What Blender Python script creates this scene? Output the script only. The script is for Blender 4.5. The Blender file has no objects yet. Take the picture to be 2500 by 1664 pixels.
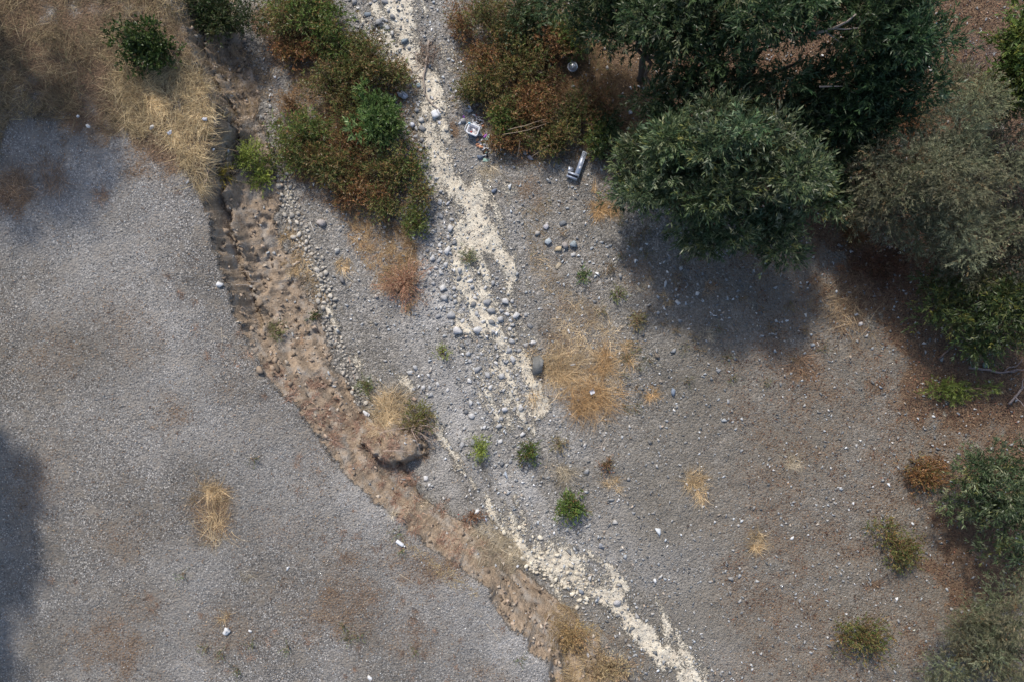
import bpy, bmesh, math, random
import numpy as np
from mathutils import Vector, Matrix

random.seed(7)
R = np.random.default_rng(11)
SC = bpy.context.scene
COL = SC.collection

# ------------------------------------------------------------------ camera
S = 0.0136            # metres per photograph pixel on the creek bed
H = 24.0              # drone height above the creek bed
cam = bpy.data.cameras.new('camera')
cam.sensor_width = 36.0
cam.lens = 36.0 * H / (2500 * S)
cam.clip_start = 0.1
cam.clip_end = 2000.0
camo = bpy.data.objects.new('camera', cam)
COL.objects.link(camo)
camo.location = (0, 0, H)
SC.camera = camo

# ------------------------------------------------------------------ light
EL = math.radians(46.0)
SDX, SDY = -0.30, 0.954          # horizontal direction towards the sun
w = bpy.data.worlds.new('World')
SC.world = w
w.use_nodes = True
wn = w.node_tree
bg = wn.nodes['Background']
sky = wn.nodes.new('ShaderNodeTexSky')
sky.sky_type = 'NISHITA'
sky.sun_disc = False
sky.sun_elevation = EL
sky.sun_rotation = math.atan2(SDX, SDY)
sky.air_density = 1.0
sky.dust_density = 2.0
wn.links.new(sky.outputs[0], bg.inputs[0])
bg.inputs[1].default_value = 0.15
sl = bpy.data.lights.new('sun', 'SUN')
sl.energy = 3.0
sl.angle = math.radians(4.0)
sl.color = (1.0, 0.94, 0.86)
so = bpy.data.objects.new('sun', sl)
COL.objects.link(so)
sd = Vector((SDX * math.cos(EL), SDY * math.cos(EL), math.sin(EL)))
so.rotation_euler = (-sd).to_track_quat('-Z', 'Y').to_euler()
so.location = (-20, 40, 60)
SC.view_settings.view_transform = 'Standard'
SC.view_settings.look = 'None'
SC.view_settings.exposure = 0.36
SC.view_settings.gamma = 1.0
SC.render.engine = 'CYCLES'
SC.cycles.max_bounces = 6
SC.cycles.transparent_max_bounces = 4

# ------------------------------------------------------------------ helpers
PLZ = 2.0             # terrace above the creek bed


def XY(px, py, z=0.0):
    k = S * (H - z) / H
    return (px - 1250.0) * k, (832.0 - py) * k


def XYa(a, z=0.0):
    a = np.asarray(a, float)
    k = S * (H - z) / H
    return np.stack([(a[:, 0] - 1250.0) * k, (832.0 - a[:, 1]) * k], 1)


_tab = np.random.default_rng(3).random((256, 256))


def vnoise(x, y):
    xi = np.floor(x).astype(int)
    yi = np.floor(y).astype(int)
    fx = x - xi
    fy = y - yi
    fx = fx * fx * (3 - 2 * fx)
    fy = fy * fy * (3 - 2 * fy)
    a = _tab[xi & 255, yi & 255]
    b = _tab[(xi + 1) & 255, yi & 255]
    c = _tab[xi & 255, (yi + 1) & 255]
    d = _tab[(xi + 1) & 255, (yi + 1) & 255]
    return (a * (1 - fx) + b * fx) * (1 - fy) + (c * (1 - fx) + d * fx) * fy


def fbm(x, y, s, o=4):
    v = 0
    a = 0.5
    t = 0
    for i in range(o):
        v = v + a * vnoise(x * s + 17.3 * i, y * s + 9.1 * i)
        t += a
        a *= 0.55
        s *= 2.03
    return v / t


def pdist(x, y, P, W=None):
    """distance to a polyline; with W also the width there"""
    best = np.full(x.shape, 1e9)
    bw = np.zeros(x.shape)
    for i in range(len(P) - 1):
        ax, ay = P[i]
        bx, by = P[i + 1]
        dx, dy = bx - ax, by - ay
        t = np.clip(((x - ax) * dx + (y - ay) * dy) / (dx * dx + dy * dy + 1e-12), 0, 1)
        d = np.hypot(x - ax - t * dx, y - ay - t * dy)
        m = d < best
        best = np.where(m, d, best)
        if W is not None:
            bw = np.where(m, W[i] + (W[i + 1] - W[i]) * t, bw)
    return (best, bw) if W is not None else best


def inside(x, y, P):
    r = np.zeros(x.shape, bool)
    n = len(P)
    for i in range(n):
        x0, y0 = P[i]
        x1, y1 = P[(i + 1) % n]
        if y0 == y1:
            continue
        c = ((y0 > y) != (y1 > y)) & (x < (x1 - x0) * (y - y0) / (y1 - y0) + x0)
        r ^= c
    return r


def sstep(a, b, x):
    t = np.clip((x - a) / (b - a), 0, 1)
    return t * t * (3 - 2 * t)


def tag(o, label=None, cat=None, group=None, kind=None):
    if label:
        o['label'] = label
    if cat:
        o['category'] = cat
    if group:
        o['group'] = group
    if kind:
        o['kind'] = kind
    return o


def rawmesh(name, V, F, mat, C=None, smooth=False):
    """V (n,3); F list of (m,k) index arrays; C (n,3) vertex colours"""
    me = bpy.data.meshes.new(name)
    if not isinstance(F, (list, tuple)):
        F = [F]
    F = [np.asarray(f, np.int32) for f in F if len(f)]
    V = np.asarray(V, np.float32)
    me.vertices.add(len(V))
    me.vertices.foreach_set('co', V.ravel())
    idx = np.concatenate([f.ravel() for f in F])
    tot = np.concatenate([np.full(len(f), f.shape[1], np.int32) for f in F])
    st = np.concatenate([[0], np.cumsum(tot)[:-1]]).astype(np.int32)
    me.loops.add(len(idx))
    me.loops.foreach_set('vertex_index', idx)
    me.polygons.add(len(tot))
    me.polygons.foreach_set('loop_start', st)
    me.polygons.foreach_set('loop_total', tot)
    if smooth:
        me.polygons.foreach_set('use_smooth', np.ones(len(tot), bool))
    if C is not None:
        at = me.attributes.new('col', 'FLOAT_COLOR', 'POINT')
        c4 = np.ones((len(V), 4), np.float32)
        c4[:, :3] = C
        at.data.foreach_set('color', c4.ravel())
    if mat:
        me.materials.append(mat)
    me.update(calc_edges=True)
    return me


def add(name, me, parent=None, loc=None, rot=None, scale=None):
    o = bpy.data.objects.new(name, me)
    COL.objects.link(o)
    if parent:
        o.parent = parent
    if loc is not None:
        o.location = loc
    if rot is not None:
        o.rotation_euler = rot
    if scale is not None:
        o.scale = scale
    return o


def empty(name, loc, rz=0):
    o = bpy.data.objects.new(name, None)
    COL.objects.link(o)
    o.location = loc
    o.rotation_euler = (0, 0, rz)
    o.empty_display_size = 0.2
    return o


class MB:
    """collects pieces into one mesh"""

    def __init__(s):
        s.V = []
        s.F = {}
        s.C = []
        s.n = 0

    def add(s, V, F, C=None):
        V = np.asarray(V, float)
        F = np.asarray(F, int)
        s.V.append(V)
        s.F.setdefault(F.shape[1], []).append(F + s.n)
        if C is not None:
            s.C.append(np.broadcast_to(np.asarray(C, float), (len(V), 3)))
        s.n += len(V)

    def tube(s, P, rad, sides=5, C=None):
        P = np.asarray(P, float)
        n = len(P)
        rad = np.broadcast_to(np.asarray(rad, float), (n,))
        T = np.gradient(P, axis=0)
        T /= np.linalg.norm(T, axis=1)[:, None] + 1e-9
        up = np.array([0.31, 0.17, 0.93])
        A = np.cross(T, up)
        A /= np.linalg.norm(A, axis=1)[:, None] + 1e-9
        B = np.cross(T, A)
        an = np.arange(sides) * 2 * np.pi / sides
        ring = P[:, None] + rad[:, None, None] * (A[:, None] * np.cos(an)[None, :, None] + B[:, None] * np.sin(an)[None, :, None])
        V = ring.reshape(-1, 3)
        i = np.arange(n - 1)[:, None] * sides
        j = np.arange(sides)[None]
        k = (j + 1) % sides
        F = np.stack([i + j, i + k, i + sides + k, i + sides + j], -1).reshape(-1, 4)
        s.add(V, F, C)
        s.F.setdefault(sides, []).append(np.array([np.arange(sides)[::-1], (n - 1) * sides + np.arange(sides)]) + s.n - len(V))

    def box(s, c, d, rot=None, C=None):
        v = np.array([[x, y, z] for x in (-1, 1) for y in (-1, 1) for z in (-1, 1)], float) * np.asarray(d) / 2
        if rot is not None:
            v = v @ np.array(Matrix.Rotation(rot[2], 3, 'Z') @ Matrix.Rotation(rot[1], 3, 'Y') @ Matrix.Rotation(rot[0], 3, 'X')).T
        s.add(v + np.asarray(c), [[0, 1, 3, 2], [4, 6, 7, 5], [0, 4, 5, 1], [2, 3, 7, 6], [0, 2, 6, 4], [1, 5, 7, 3]], C)

    def lathe(s, prof, n=12, C=None, axis=0):
        an = np.arange(n) * 2 * np.pi / n
        V = []
        for (u, r) in prof:
            c, q = np.cos(an) * r, np.sin(an) * r
            z = np.full(n, u)
            V.append(np.stack([z, c, q], 1) if axis == 0 else np.stack([c, q, z], 1))
        V = np.concatenate(V)
        i = np.arange(len(prof) - 1)[:, None] * n
        j = np.arange(n)[None]
        k = (j + 1) % n
        s.add(V, np.stack([i + j, i + k, i + n + k, i + n + j], -1).reshape(-1, 4), C)

    def mesh(s, name, mat, smooth=False):
        return rawmesh(name, np.concatenate(s.V), [np.concatenate(f) for f in s.F.values()], mat,
                       np.concatenate(s.C) if s.C else None, smooth)


# ------------------------------------------------------------------ materials
def mat(name, rough=0.9):
    m = bpy.data.materials.new(name)
    m.use_nodes = True
    n = m.node_tree
    b = n.nodes['Principled BSDF']
    b.inputs['Roughness'].default_value = rough
    b.inputs['Specular IOR Level'].default_value = 0.25
    return m, n, b


def N(nt, t, **kw):
    n = nt.nodes.new(t)
    for k, v in kw.items():
        if k.startswith('i_'):
            n.inputs[k[2:]].default_value = v
        else:
            setattr(n, k, v)
    return n


def ramp(nt, fac, stops):
    r = nt.nodes.new('ShaderNodeValToRGB')
    e = r.color_ramp.elements
    while len(e) < len(stops):
        e.new(0.5)
    for el, (p, c) in zip(e, stops):
        el.position = p
        el.color = (*c, 1) if len(c) == 3 else c
    nt.links.new(fac, r.inputs[0])
    return r.outputs[0]


def mixc(nt, f, a, b, mode='MIX'):
    m = nt.nodes.new('ShaderNodeMix')
    m.data_type = 'RGBA'
    m.blend_type = mode
    for i, v in ((0, f), (6, a), (7, b)):
        if isinstance(v, (int, float)):
            m.inputs[i].default_value = v
        elif isinstance(v, tuple):
            m.inputs[i].default_value = (*v, 1)
        else:
            nt.links.new(v, m.inputs[i])
    return m.outputs[2]


def math_(nt, op, a, b=None, c=None):
    m = nt.nodes.new('ShaderNodeMath')
    m.operation = op
    for i, v in enumerate((a, b, c)):
        if v is None:
            continue
        if isinstance(v, (int, float)):
            m.inputs[i].default_value = v
        else:
            nt.links.new(v, m.inputs[i])
    return m.outputs[0]


def noise(nt, vec, scale, detail=4, rough=0.6):
    n = N(nt, 'ShaderNodeTexNoise', i_Scale=scale, i_Detail=detail, i_Roughness=rough)
    nt.links.new(vec, n.inputs['Vector'])
    return n.outputs[0]


def attr(nt, name):
    a = nt.nodes.new('ShaderNodeAttribute')
    a.attribute_name = name
    return a


def smooth01(nt, v, a, b):
    m = nt.nodes.new('ShaderNodeMapRange')
    m.interpolation_type = 'SMOOTHSTEP'
    m.inputs[1].default_value = a
    m.inputs[2].default_value = b
    nt.links.new(v, m.inputs[0])
    return m.outputs[0]


def ground_material():
    m, nt, b = mat('ground', 0.95)
    tc = nt.nodes.new('ShaderNodeTexCoord').outputs['Object']
    v1 = N(nt, 'ShaderNodeTexVoronoi', i_Scale=15.0)
    v2 = N(nt, 'ShaderNodeTexVoronoi', i_Scale=36.0)
    for v in (v1, v2):
        nt.links.new(tc, v.inputs['Vector'])

    def sep(c):
        s = nt.nodes.new('ShaderNodeSeparateColor')
        nt.links.new(c, s.inputs[0])
        return s.outputs
    s1, s2 = sep(v1.outputs['Color']), sep(v2.outputs['Color'])
    n_big = noise(nt, tc, 0.35, 3)
    n_mid = noise(nt, tc, 2.2, 3)
    n_fine = noise(nt, tc, 14.0, 3, 0.7)
    # creek gravel
    g1 = ramp(nt, s1[0], [(0, (.07, .068, .064)), (.3, (.16, .155, .147)), (.7, (.28, .272, .26)), (.9, (.40, .39, .375)), (1, (.62, .61, .59))])
    g2 = ramp(nt, s2[0], [(0, (.05, .048, .045)), (.4, (.165, .16, .152)), (.8, (.30, .291, .278)), (1, (.55, .54, .52))])
    creek = mixc(nt, 1.0, mixc(nt, 0.5, g1, g2), (1.02, .985, .93), 'MULTIPLY')
    # terrace gravel, finer, with pale chips
    t2 = ramp(nt, s2[1], [(0, (.035, .032, .029)), (.45, (.125, .117, .108)), (.75, (.225, .212, .196)), (.88, (.40, .38, .355)), (1, (.70, .675, .635))])
    t1 = ramp(nt, s1[1], [(0, (.10, .093, .086)), (.6, (.178, .166, .153)), (1, (.30, .282, .262))])
    terr = mixc(nt, 0.35, t2, t1)
    terr = mixc(nt, smooth01(nt, n_mid, .46, .70), terr, (.20, .178, .152))
    a_t = attr(nt, 'terr').outputs['Fac']
    a_s = attr(nt, 'soil').outputs['Fac']
    a_m = attr(nt, 'mud').outputs['Fac']
    a_l = attr(nt, 'litter').outputs['Fac']
    c = mixc(nt, a_t, creek, terr)
    c = mixc(nt, math_(nt, 'MULTIPLY', attr(nt, 'pale').outputs['Fac'], .75), c, (.47, .462, .45))
    lum = ramp(nt, n_big, [(0.3, (.74, .73, .71)), (.7, (1.15, 1.15, 1.15))])
    c = mixc(nt, 1.0, c, lum, 'MULTIPLY')
    # litter: brown plant crumbs between the stones
    nl = noise(nt, tc, 22.0, 3, .75)
    lit = ramp(nt, nl, [(.25, (.05, .032, .022)), (.45, (.12, .078, .05)), (.62, (.20, .135, .085)), (.8, (.30, .21, .13))])
    c = mixc(nt, math_(nt, 'MULTIPLY', attr(nt, 'dusty').outputs['Fac'], .62), c, (.150, .134, .108))
    c = mixc(nt, math_(nt, 'MULTIPLY', a_l, .6), c, (.165, .142, .112))
    lf = smooth01(nt, math_(nt, 'ADD', a_l, math_(nt, 'MULTIPLY', math_(nt, 'SUBTRACT', nl, .5), 1.3)), .35, .75)
    c = mixc(nt, lf, c, lit)
    # bank soil
    ns = noise(nt, tc, 5.5, 5, .75)
    soil = ramp(nt, math_(nt, 'ADD', math_(nt, 'MULTIPLY', ns, .6), math_(nt, 'MULTIPLY', n_fine, .4)), [(.3, (.13, .098, .07)), (.45, (.25, .19, .135)), (.58, (.345, .265, .19)), (.75, (.45, .37, .285))])
    soil = mixc(nt, smooth01(nt, n_mid, .45, .7), soil, (.31, .275, .235))
    sf = smooth01(nt, math_(nt, 'ADD', a_s, math_(nt, 'MULTIPLY', math_(nt, 'SUBTRACT', n_fine, .5), .9)), .35, .65)
    c = mixc(nt, sf, c, soil)
    # cream crust
    nm = noise(nt, tc, 6.0, 4, .7)
    nm2 = noise(nt, tc, 1.6, 4)
    mud = ramp(nt, math_(nt, 'ADD', math_(nt, 'MULTIPLY', nm, .7), math_(nt, 'MULTIPLY', nm2, .3)), [(.25, (.30, .27, .23)), (.40, (.47, .415, .33)), (.58, (.62, .57, .465)), (.85, (.72, .685, .60))])
    mf = smooth01(nt, math_(nt, 'ADD', a_m, math_(nt, 'MULTIPLY', math_(nt, 'SUBTRACT', n_fine, .5), 1.7)), .34, .70)
    c = mixc(nt, mf, c, mud)
    nt.links.new(c, b.inputs['Base Color'])
    # relief
    st = math_(nt, 'ADD', math_(nt, 'MULTIPLY', v1.outputs['Distance'], -.75), math_(nt, 'MULTIPLY', v2.outputs['Distance'], -.45))
    so_ = math_(nt, 'ADD', math_(nt, 'MULTIPLY', ns, .8), math_(nt, 'MULTIPLY', n_fine, .9))
    mo = math_(nt, 'MULTIPLY', math_(nt, 'ADD', nm, math_(nt, 'MULTIPLY', n_fine, .35)), 1.6)
    mx = nt.nodes.new('ShaderNodeMix')
    nt.links.new(sf, mx.inputs[0]); nt.links.new(st, mx.inputs[2]); nt.links.new(so_, mx.inputs[3])
    my = nt.nodes.new('ShaderNodeMix')
    nt.links.new(mf, my.inputs[0]); nt.links.new(mx.outputs[0], my.inputs[2]); nt.links.new(mo, my.inputs[3])
    bp = N(nt, 'ShaderNodeBump', i_Strength=1.0, i_Distance=0.05)
    nt.links.new(my.outputs[0], bp.inputs['Height'])
    nt.links.new(bp.outputs[0], b.inputs['Normal'])
    return m


def leaf_material(name, trans=0.25, rough=0.6, nscale=3.0, var=.25):
    m, nt, b = mat(name, rough)
    a = attr(nt, 'col').outputs['Color']
    tc = nt.nodes.new('ShaderNodeTexCoord').outputs['Object']
    nz = ramp(nt, noise(nt, tc, nscale, 3), [(.3, (1 - var,) * 3), (.7, (1 + var,) * 3)])
    c = mixc(nt, 1.0, a, nz, 'MULTIPLY')
    nt.links.new(c, b.inputs['Base Color'])
    tr = nt.nodes.new('ShaderNodeBsdfTranslucent')
    nt.links.new(c, tr.inputs[0])
    mx = nt.nodes.new('ShaderNodeMixShader')
    mx.inputs[0].default_value = trans
    nt.links.new(b.outputs[0], mx.inputs[1])
    nt.links.new(tr.outputs[0], mx.inputs[2])
    nt.links.new(mx.outputs[0], nt.nodes['Material Output'].inputs[0])
    return m


def stone_material(name, stops, spots=None):
    m, nt, b = mat(name, 0.85)
    oi = nt.nodes.new('ShaderNodeObjectInfo').outputs['Random']
    tc = nt.nodes.new('ShaderNodeTexCoord').outputs['Object']
    base = ramp(nt, oi, stops)
    n1 = noise(nt, tc, 2.6, 6, .7)
    c = mixc(nt, 1.0, base, ramp(nt, n1, [(.3, (.72,) * 3), (.7, (1.2,) * 3)]), 'MULTIPLY')
    if spots:
        c = mixc(nt, smooth01(nt, noise(nt, tc, 1.7, 5), spots[1], spots[1] + .12), c, spots[0])
    nt.links.new(c, b.inputs['Base Color'])
    bp = N(nt, 'ShaderNodeBump', i_Strength=.6, i_Distance=.05)
    nt.links.new(n1, bp.inputs['Height'])
    nt.links.new(bp.outputs[0], b.inputs['Normal'])
    return m


def plain(name, c, rough=.6, var=.18, scale=9.0, metal=0.0, dirt=None):
    m, nt, b = mat(name, rough)
    tc = nt.nodes.new('ShaderNodeTexCoord').outputs['Object']
    n1 = noise(nt, tc, scale, 5)
    k = mixc(nt, 1.0, c, ramp(nt, n1, [(.3, (1 - var,) * 3), (.7, (1 + var * .5,) * 3)]), 'MULTIPLY')
    if dirt:
        k = mixc(nt, smooth01(nt, noise(nt, tc, scale * .6, 5), .52, .7), k, dirt)
    nt.links.new(k, b.inputs['Base Color'])
    b.inputs['Metallic'].default_value = metal
    return m


def colmat(name, rough=.9):
    m, nt, b = mat(name, rough)
    a = attr(nt, 'col').outputs['Color']
    tc = nt.nodes.new('ShaderNodeTexCoord').outputs['Object']
    c = mixc(nt, 1.0, a, ramp(nt, noise(nt, tc, 30.0, 4), [(.3, (.8,) * 3), (.7, (1.15,) * 3)]), 'MULTIPLY')
    nt.links.new(c, b.inputs['Base Color'])
    return m


M_GROUND = ground_material()
M_LEAF = leaf_material('leaf', .25, .38, 1.5, .2)
M_FINE = leaf_material('fine_leaf', .25, .6, 1.2, .18)
M_STRAW = leaf_material('straw', .25, .6, 1.5, .2)
M_GRAVEL = colmat('gravel')
M_BARK = colmat('bark', .9)
M_STONE = stone_material('grey_stone', [(0, (.17, .174, .178)), (.3, (.29, .292, .295)), (.7, (.40, .40, .398)), (1, (.56, .553, .54))])
M_COBBLE = stone_material('tan_cobble', [(0, (.26, .245, .22)), (.5, (.40, .37, .32)), (1, (.54, .50, .43))])
M_CRUST = stone_material('crusted_stone', [(0, (.48, .43, .34)), (.5, (.60, .54, .43)), (1, (.66, .61, .50))], ((.27, .25, .22), .55))

# ------------------------------------------------------------------ terrain
LIP = [(395, -260), (425, -60), (440, 40), (455, 100), (472, 143), (497, 204), (530, 262), (540, 290), (524, 320), (511, 367), (505, 411),
       (504, 440), (484, 470), (490, 492), (503, 515), (514, 553), (523, 598), (534, 649), (552, 697), (565, 751), (578, 783), (594, 830),
       (622, 872), (640, 907), (680, 947), (720, 993), (758, 1048), (801, 1091), (838, 1148), (875, 1191), (939, 1246), (982, 1262), (1010, 1300),
       (1083, 1354), (1157, 1401), (1201, 1446), (1216, 1484), (1246, 1520), (1290, 1573), (1329, 1611), (1338, 1662), (1352, 1730), (1440, 1900), (1650, 2200)]
TOE = [(560, -260), (590, -60), (612, 60), (628, 150), (645, 250), (668, 350), (692, 450), (715, 555), (740, 640), (772, 730), (802, 800), (838, 880),
       (866, 935), (905, 1000), (960, 1040), (1000, 1080), (1008, 1140), (1040, 1200), (1090, 1240), (1160, 1280), (1225, 1335), (1290, 1390), (1345, 1440),
       (1405, 1490), (1460, 1540), (1530, 1600), (1580, 1670), (1640, 1760), (1760, 1900), (1950, 2200)]
lipP = XYa(LIP, PLZ)
toeP = XYa(TOE, 0.0)


def axis(lo, hi, st, far):
    a = np.arange(lo, hi + st * .5, st)
    ext = []
    d = st
    p = hi
    while p < far:
        d *= 1.35
        p += d
        ext.append(p)
    ext = np.array(ext)
    return np.concatenate([(-(ext - hi) + lo)[::-1], a, ext])


GX = axis(-17.6, 18.4, .062, 260)
GY = axis(-12.4, 12.6, .062, 260)
gx, gy = np.meshgrid(GX, GY, indexing='ij')
lipfar = np.concatenate([[lipP[0] + (0, 400)], lipP, [lipP[-1] + (0, -400)]])
toefar = np.concatenate([[toeP[0] + (0, 400)], toeP, [toeP[-1] + (0, -400)]])
wob = (fbm(gx, gy, 1.9, 5) - .5) * .5
wx, wy = gx + wob, gy + (fbm(gx + 31, gy, 2.1, 5) - .5) * .5
dl = pdist(wx, wy, lipfar)
dt = pdist(gx, gy, toefar)
plat = inside(wx, wy, np.concatenate([lipfar, [(-900, -420), (-900, 420)]]))
up = inside(gx, gy, np.concatenate([toefar, [(-900, -420), (-900, 420)]])) | plat
bank = up & ~plat
dlo = pdist(gx, gy, lipfar)
wl = np.exp(-dl / .22)
dlm = np.where(inside(gx, gy, np.concatenate([lipfar, [(-900, -420), (-900, 420)]])), dl, dl * wl + dlo * (1 - wl))
t = np.where(bank, dlm / (dlm + dt + 1e-6), np.where(plat, 0, 1))
steep = np.interp(t, [0, .04, .12, .24, .30, .45, .7, 1], [1, .74, .58, .44, .30, .20, .09, 0])
soft = np.interp(t, [0, .04, .10, .3, .36, .6, .66, .85, 1], [1, .90, .80, .58, .50, .28, .20, .06, 0])
mixs = sstep(-1.5, 1.5, gy)
prof = soft * (1 - mixs) + steep * mixs
Z = prof * PLZ
bn = fbm(gx, gy, 1.1, 5) - .5
rg = 1 - np.abs(2 * fbm(gx * .9 + 40, gy * .9, 1.6, 4) - 1)
led = (t * 4.2 + (fbm(gx, gy, .45, 4) - .5) * 2.0)
led = led - np.floor(led)
crk = 1 - np.abs(2 * fbm(gx - 12, gy + 7, 1.1, 4) - 1)
bw_ = bank * np.clip(t * 6, 0, 1) * np.clip((1 - t) * 5, 0, 1)
Z += bw_ * (bn * .34 - sstep(.55, .75, fbm(gx * 1.3, gy * 1.3 + 33, 2.2, 4)) * (.05 + .09 * mixs) + (sstep(0, .8, led) - sstep(.88, 1, led) - .4) * (.08 + .20 * (1 - mixs)) + (fbm(gx + 3, gy, 7, 4) - .5) * (.08 + .07 * mixs))
chunk = vnoise(gx * 2.6 + vnoise(gx * 5, gy * 5) * .8, gy * 1.5 + 11)
Z += bank * mixs * sstep(.0, .05, t) * sstep(.36, .2, t) * (np.floor(chunk * 5) / 5 - .45) * .75
Z -= bank * mixs * .35 * np.exp(-((t - .13 - (fbm(gx, gy, .8, 3) - .5) * .12) / .035) ** 2)
# terrace edge crumbles, creek bed waves
Z += plat * (-.10 * np.exp(-dl / .25) + (fbm(gx, gy, .8, 4) - .5) * .07 + (fbm(gx, gy, 6, 2) - .5) * .025)
Z += (~up) * ((fbm(gx, gy, .45, 4) - .5) * .22 + (fbm(gx, gy, 3.5, 3) - .5) * .07)
Z += (~up) * sstep(6, 18, gx) * .5
# slump block on the bank
sx, sy = XY(960, 1085, .7)
sd_ = np.hypot((gx - sx) * .9 + (gy - sy) * .4, (gy - sy) * 1.1) + (fbm(gx, gy, 2.5, 3) - .5) * .5
slump = sstep(.95, .6, sd_) * (t > .3)
Z += .55 * sstep(.85, .55, sd_) * (t > .3)

# cream crust streaks: (x, y, half width) in photograph pixels
MUD = [
    [(985, -120, 70), (975, 0, 66), (984, 60, 76), (1008, 130, 70), (1030, 200, 58), (1042, 260, 50), (1045, 320, 50), (1062, 380, 50), (1085, 440, 48), (1130, 500, 64), (1150, 560, 78), (1170, 610, 70)],
    [(1110, 600, 26), (1128, 660, 20), (1130, 700, 17), (1120, 745, 10)],
    [(1190, 590, 40), (1240, 640, 34), (1246, 720, 19), (1250, 780, 22), (1254, 830, 13)],
    [(1130, 795, 22), (1150, 810, 14)],
    [(1280, 870, 15), (1285, 915, 26), (1305, 960, 26), (1318, 1010, 16)],
    [(1240, 960, 9), (1245, 990, 15), (1255, 1010, 6)],
    [(1290, 1040, 10), (1298, 1060, 7)],
    [(1050, 1005, 6), (1070, 1045, 11), (1095, 1095, 8), (1130, 1150, 8), (1165, 1185, 6)],
    [(1190, 1250, 6), (1220, 1275, 9), (1250, 1310, 14), (1300, 1345, 44), (1370, 1385, 52), (1430, 1430, 46), (1490, 1475, 40), (1560, 1530, 40), (1640, 1600, 44), (1720, 1700, 40)],
    [(1268, 1255, 8), (1290, 1290, 16)],
    [(1075, 330, 8), (1112, 470, 30), (1130, 500, 20)],
    [(1440, 1350, 8), (1490, 1380, 14), (1530, 1440, 12)],
    [(1260, 1210, 10), (1258, 1235, 5)],
]
mud = np.zeros(gx.shape)
VEIL = [[(1000, 0, 90), (1030, 250, 70), (1080, 430, 80)], [(1150, 560, 120), (1180, 680, 100), (1200, 800, 100), (1240, 920, 90), (1260, 1030, 70)], [(1200, 1240, 40), (1330, 1360, 90), (1500, 1460, 90), (1650, 1600, 90)],
        [(700, 470, 30), (740, 590, 34), (780, 690, 36), (830, 800, 30)], [(900, 870, 60), (1010, 950, 50)]]
for ki, st_ in enumerate(MUD + VEIL):
    P = XYa([(a, b) for a, b, c in st_])
    d, wd = pdist(wx, wy, P, [c * S for a, b, c in st_])
    mud = np.maximum(mud, (1.05 if ki < len(MUD) else ((.66, .80, .72)[ki - len(MUD)] if ki < len(MUD) + 3 else .52)) - .55 * d / (wd + 1e-6))
fl = fbm((gx * .93 + gy * .36) * 3.4, (gy * .93 - gx * .36) * .75, 1.1, 5)
mud = np.clip(mud + (fl - .5) * 1.5 + (fbm(gx, gy, 2.2, 3) - .5) * .5 - .10 * (1 - fbm(gx, gy, 3, 3)), 0, 1)
mud[bank & (t < .9)] = 0
mud[plat] = 0
Z += sstep(.45, .75, mud) * (.03 + (fbm(gx, gy, 3.4, 4) - .4) * .16)
soil = np.where(bank, sstep(.0, .03, t) * sstep(1.02, .7, t + (fbm(gx, gy, 1.2, 4) - .5) * .5), 0)
soil = np.maximum(soil, plat * np.exp(-dl / .12) * .6)
soil = np.maximum(soil, slump)


BW1 = (fbm(gx, gy, .6, 5) - .5) * 1.3 + (fbm(gx, gy, 3, 3) - .5) * .8


def blobs(lst, z=0.0):
    r = np.zeros(gx.shape)
    for px, py, rx, ry, v in lst:
        cx, cy = XY(px, py, z)
        k = S * (H - z) / H
        d = np.hypot((gx - cx) / (rx * k), (gy - cy) / (ry * k)) + BW1
        r = np.maximum(r, v * sstep(1.45, .2, d))
    return r


LIT_T = [(180, 130, 330, 200, 1), (420, 360, 120, 100, .8), (30, 480, 60, 80, .7), (520, 1250, 60, 90, .75), (420, 1000, 60, 70, .5), (330, 800, 150, 120, .33),
         (620, 820, 50, 90, .5), (560, 950, 70, 60, .4), (130, 860, 100, 80, .45), (860, 1480, 200, 130, .6), (1020, 1380, 130, 90, .62), (250, 1570, 140, 90, .55),
         (560, 1560, 120, 80, .4), (1000, 1570, 120, 80, .45), (300, 1300, 120, 80, .4), (700, 1300, 160, 60, .3), (100, 1180, 90, 120, .4), (760, 1130, 60, 90, .3),
         (1180, 1640, 80, 40, .5), (350, 1480, 90, 60, .4)]
LIT_C = [(1390, 190, 190, 240, .95), (1560, 290, 240, 220, 1), (1900, 250, 420, 330, 1), (2300, 200, 240, 240, .85), (2250, 700, 330, 160, .9), (2400, 880, 300, 240, 1),
         (2080, 740, 130, 130, .62), (2000, 850, 150, 120, .45), (1700, 660, 300, 100, .4), (860, 330, 210, 250, .8), (960, 640, 110, 130, .6), (700, 90, 150, 110, .9),
         (1400, 860, 110, 170, .5), (1320, 640, 80, 110, .3), (1300, 470, 160, 60, .5), (1650, 840, 230, 150, .2), (2450, 1250, 330, 400, .9), (2100, 1150, 260, 200, .35),
         (1480, 1120, 60, 200, .25), (640, 250, 60, 120, .3), (1480, 1600, 120, 120, .5), (1900, 1500, 300, 200, .3)]
litter = np.where(plat, blobs([(a, b, c, d, e if e >= .8 else e * .85) for a, b, c, d, e in LIT_T], PLZ), blobs(LIT_C, 0)) * np.where(bank, .35, 1)
litter = np.where(np.abs(gx) > 20, .7, litter)
litter = np.maximum(litter, (~up) * sstep(2.5, 9, gx) * .46)
woodQ = XYa([(1380, -200), (2700, -200), (2700, 1100), (2250, 960), (2120, 760), (2050, 620), (1950, 560), (1600, 500), (1480, 400), (1420, 250)])
litter = np.maximum(litter, inside(wx * 1.0, wy, woodQ) * .95)
litter = np.clip(litter * (.45 + .9 * fbm(gx, gy, 1.6, 5)) + .06 + .12 * plat * fbm(gx, gy, .4, 4), 0, 1)
litter = litter * (1 - sstep(.3, .6, mud))
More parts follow.
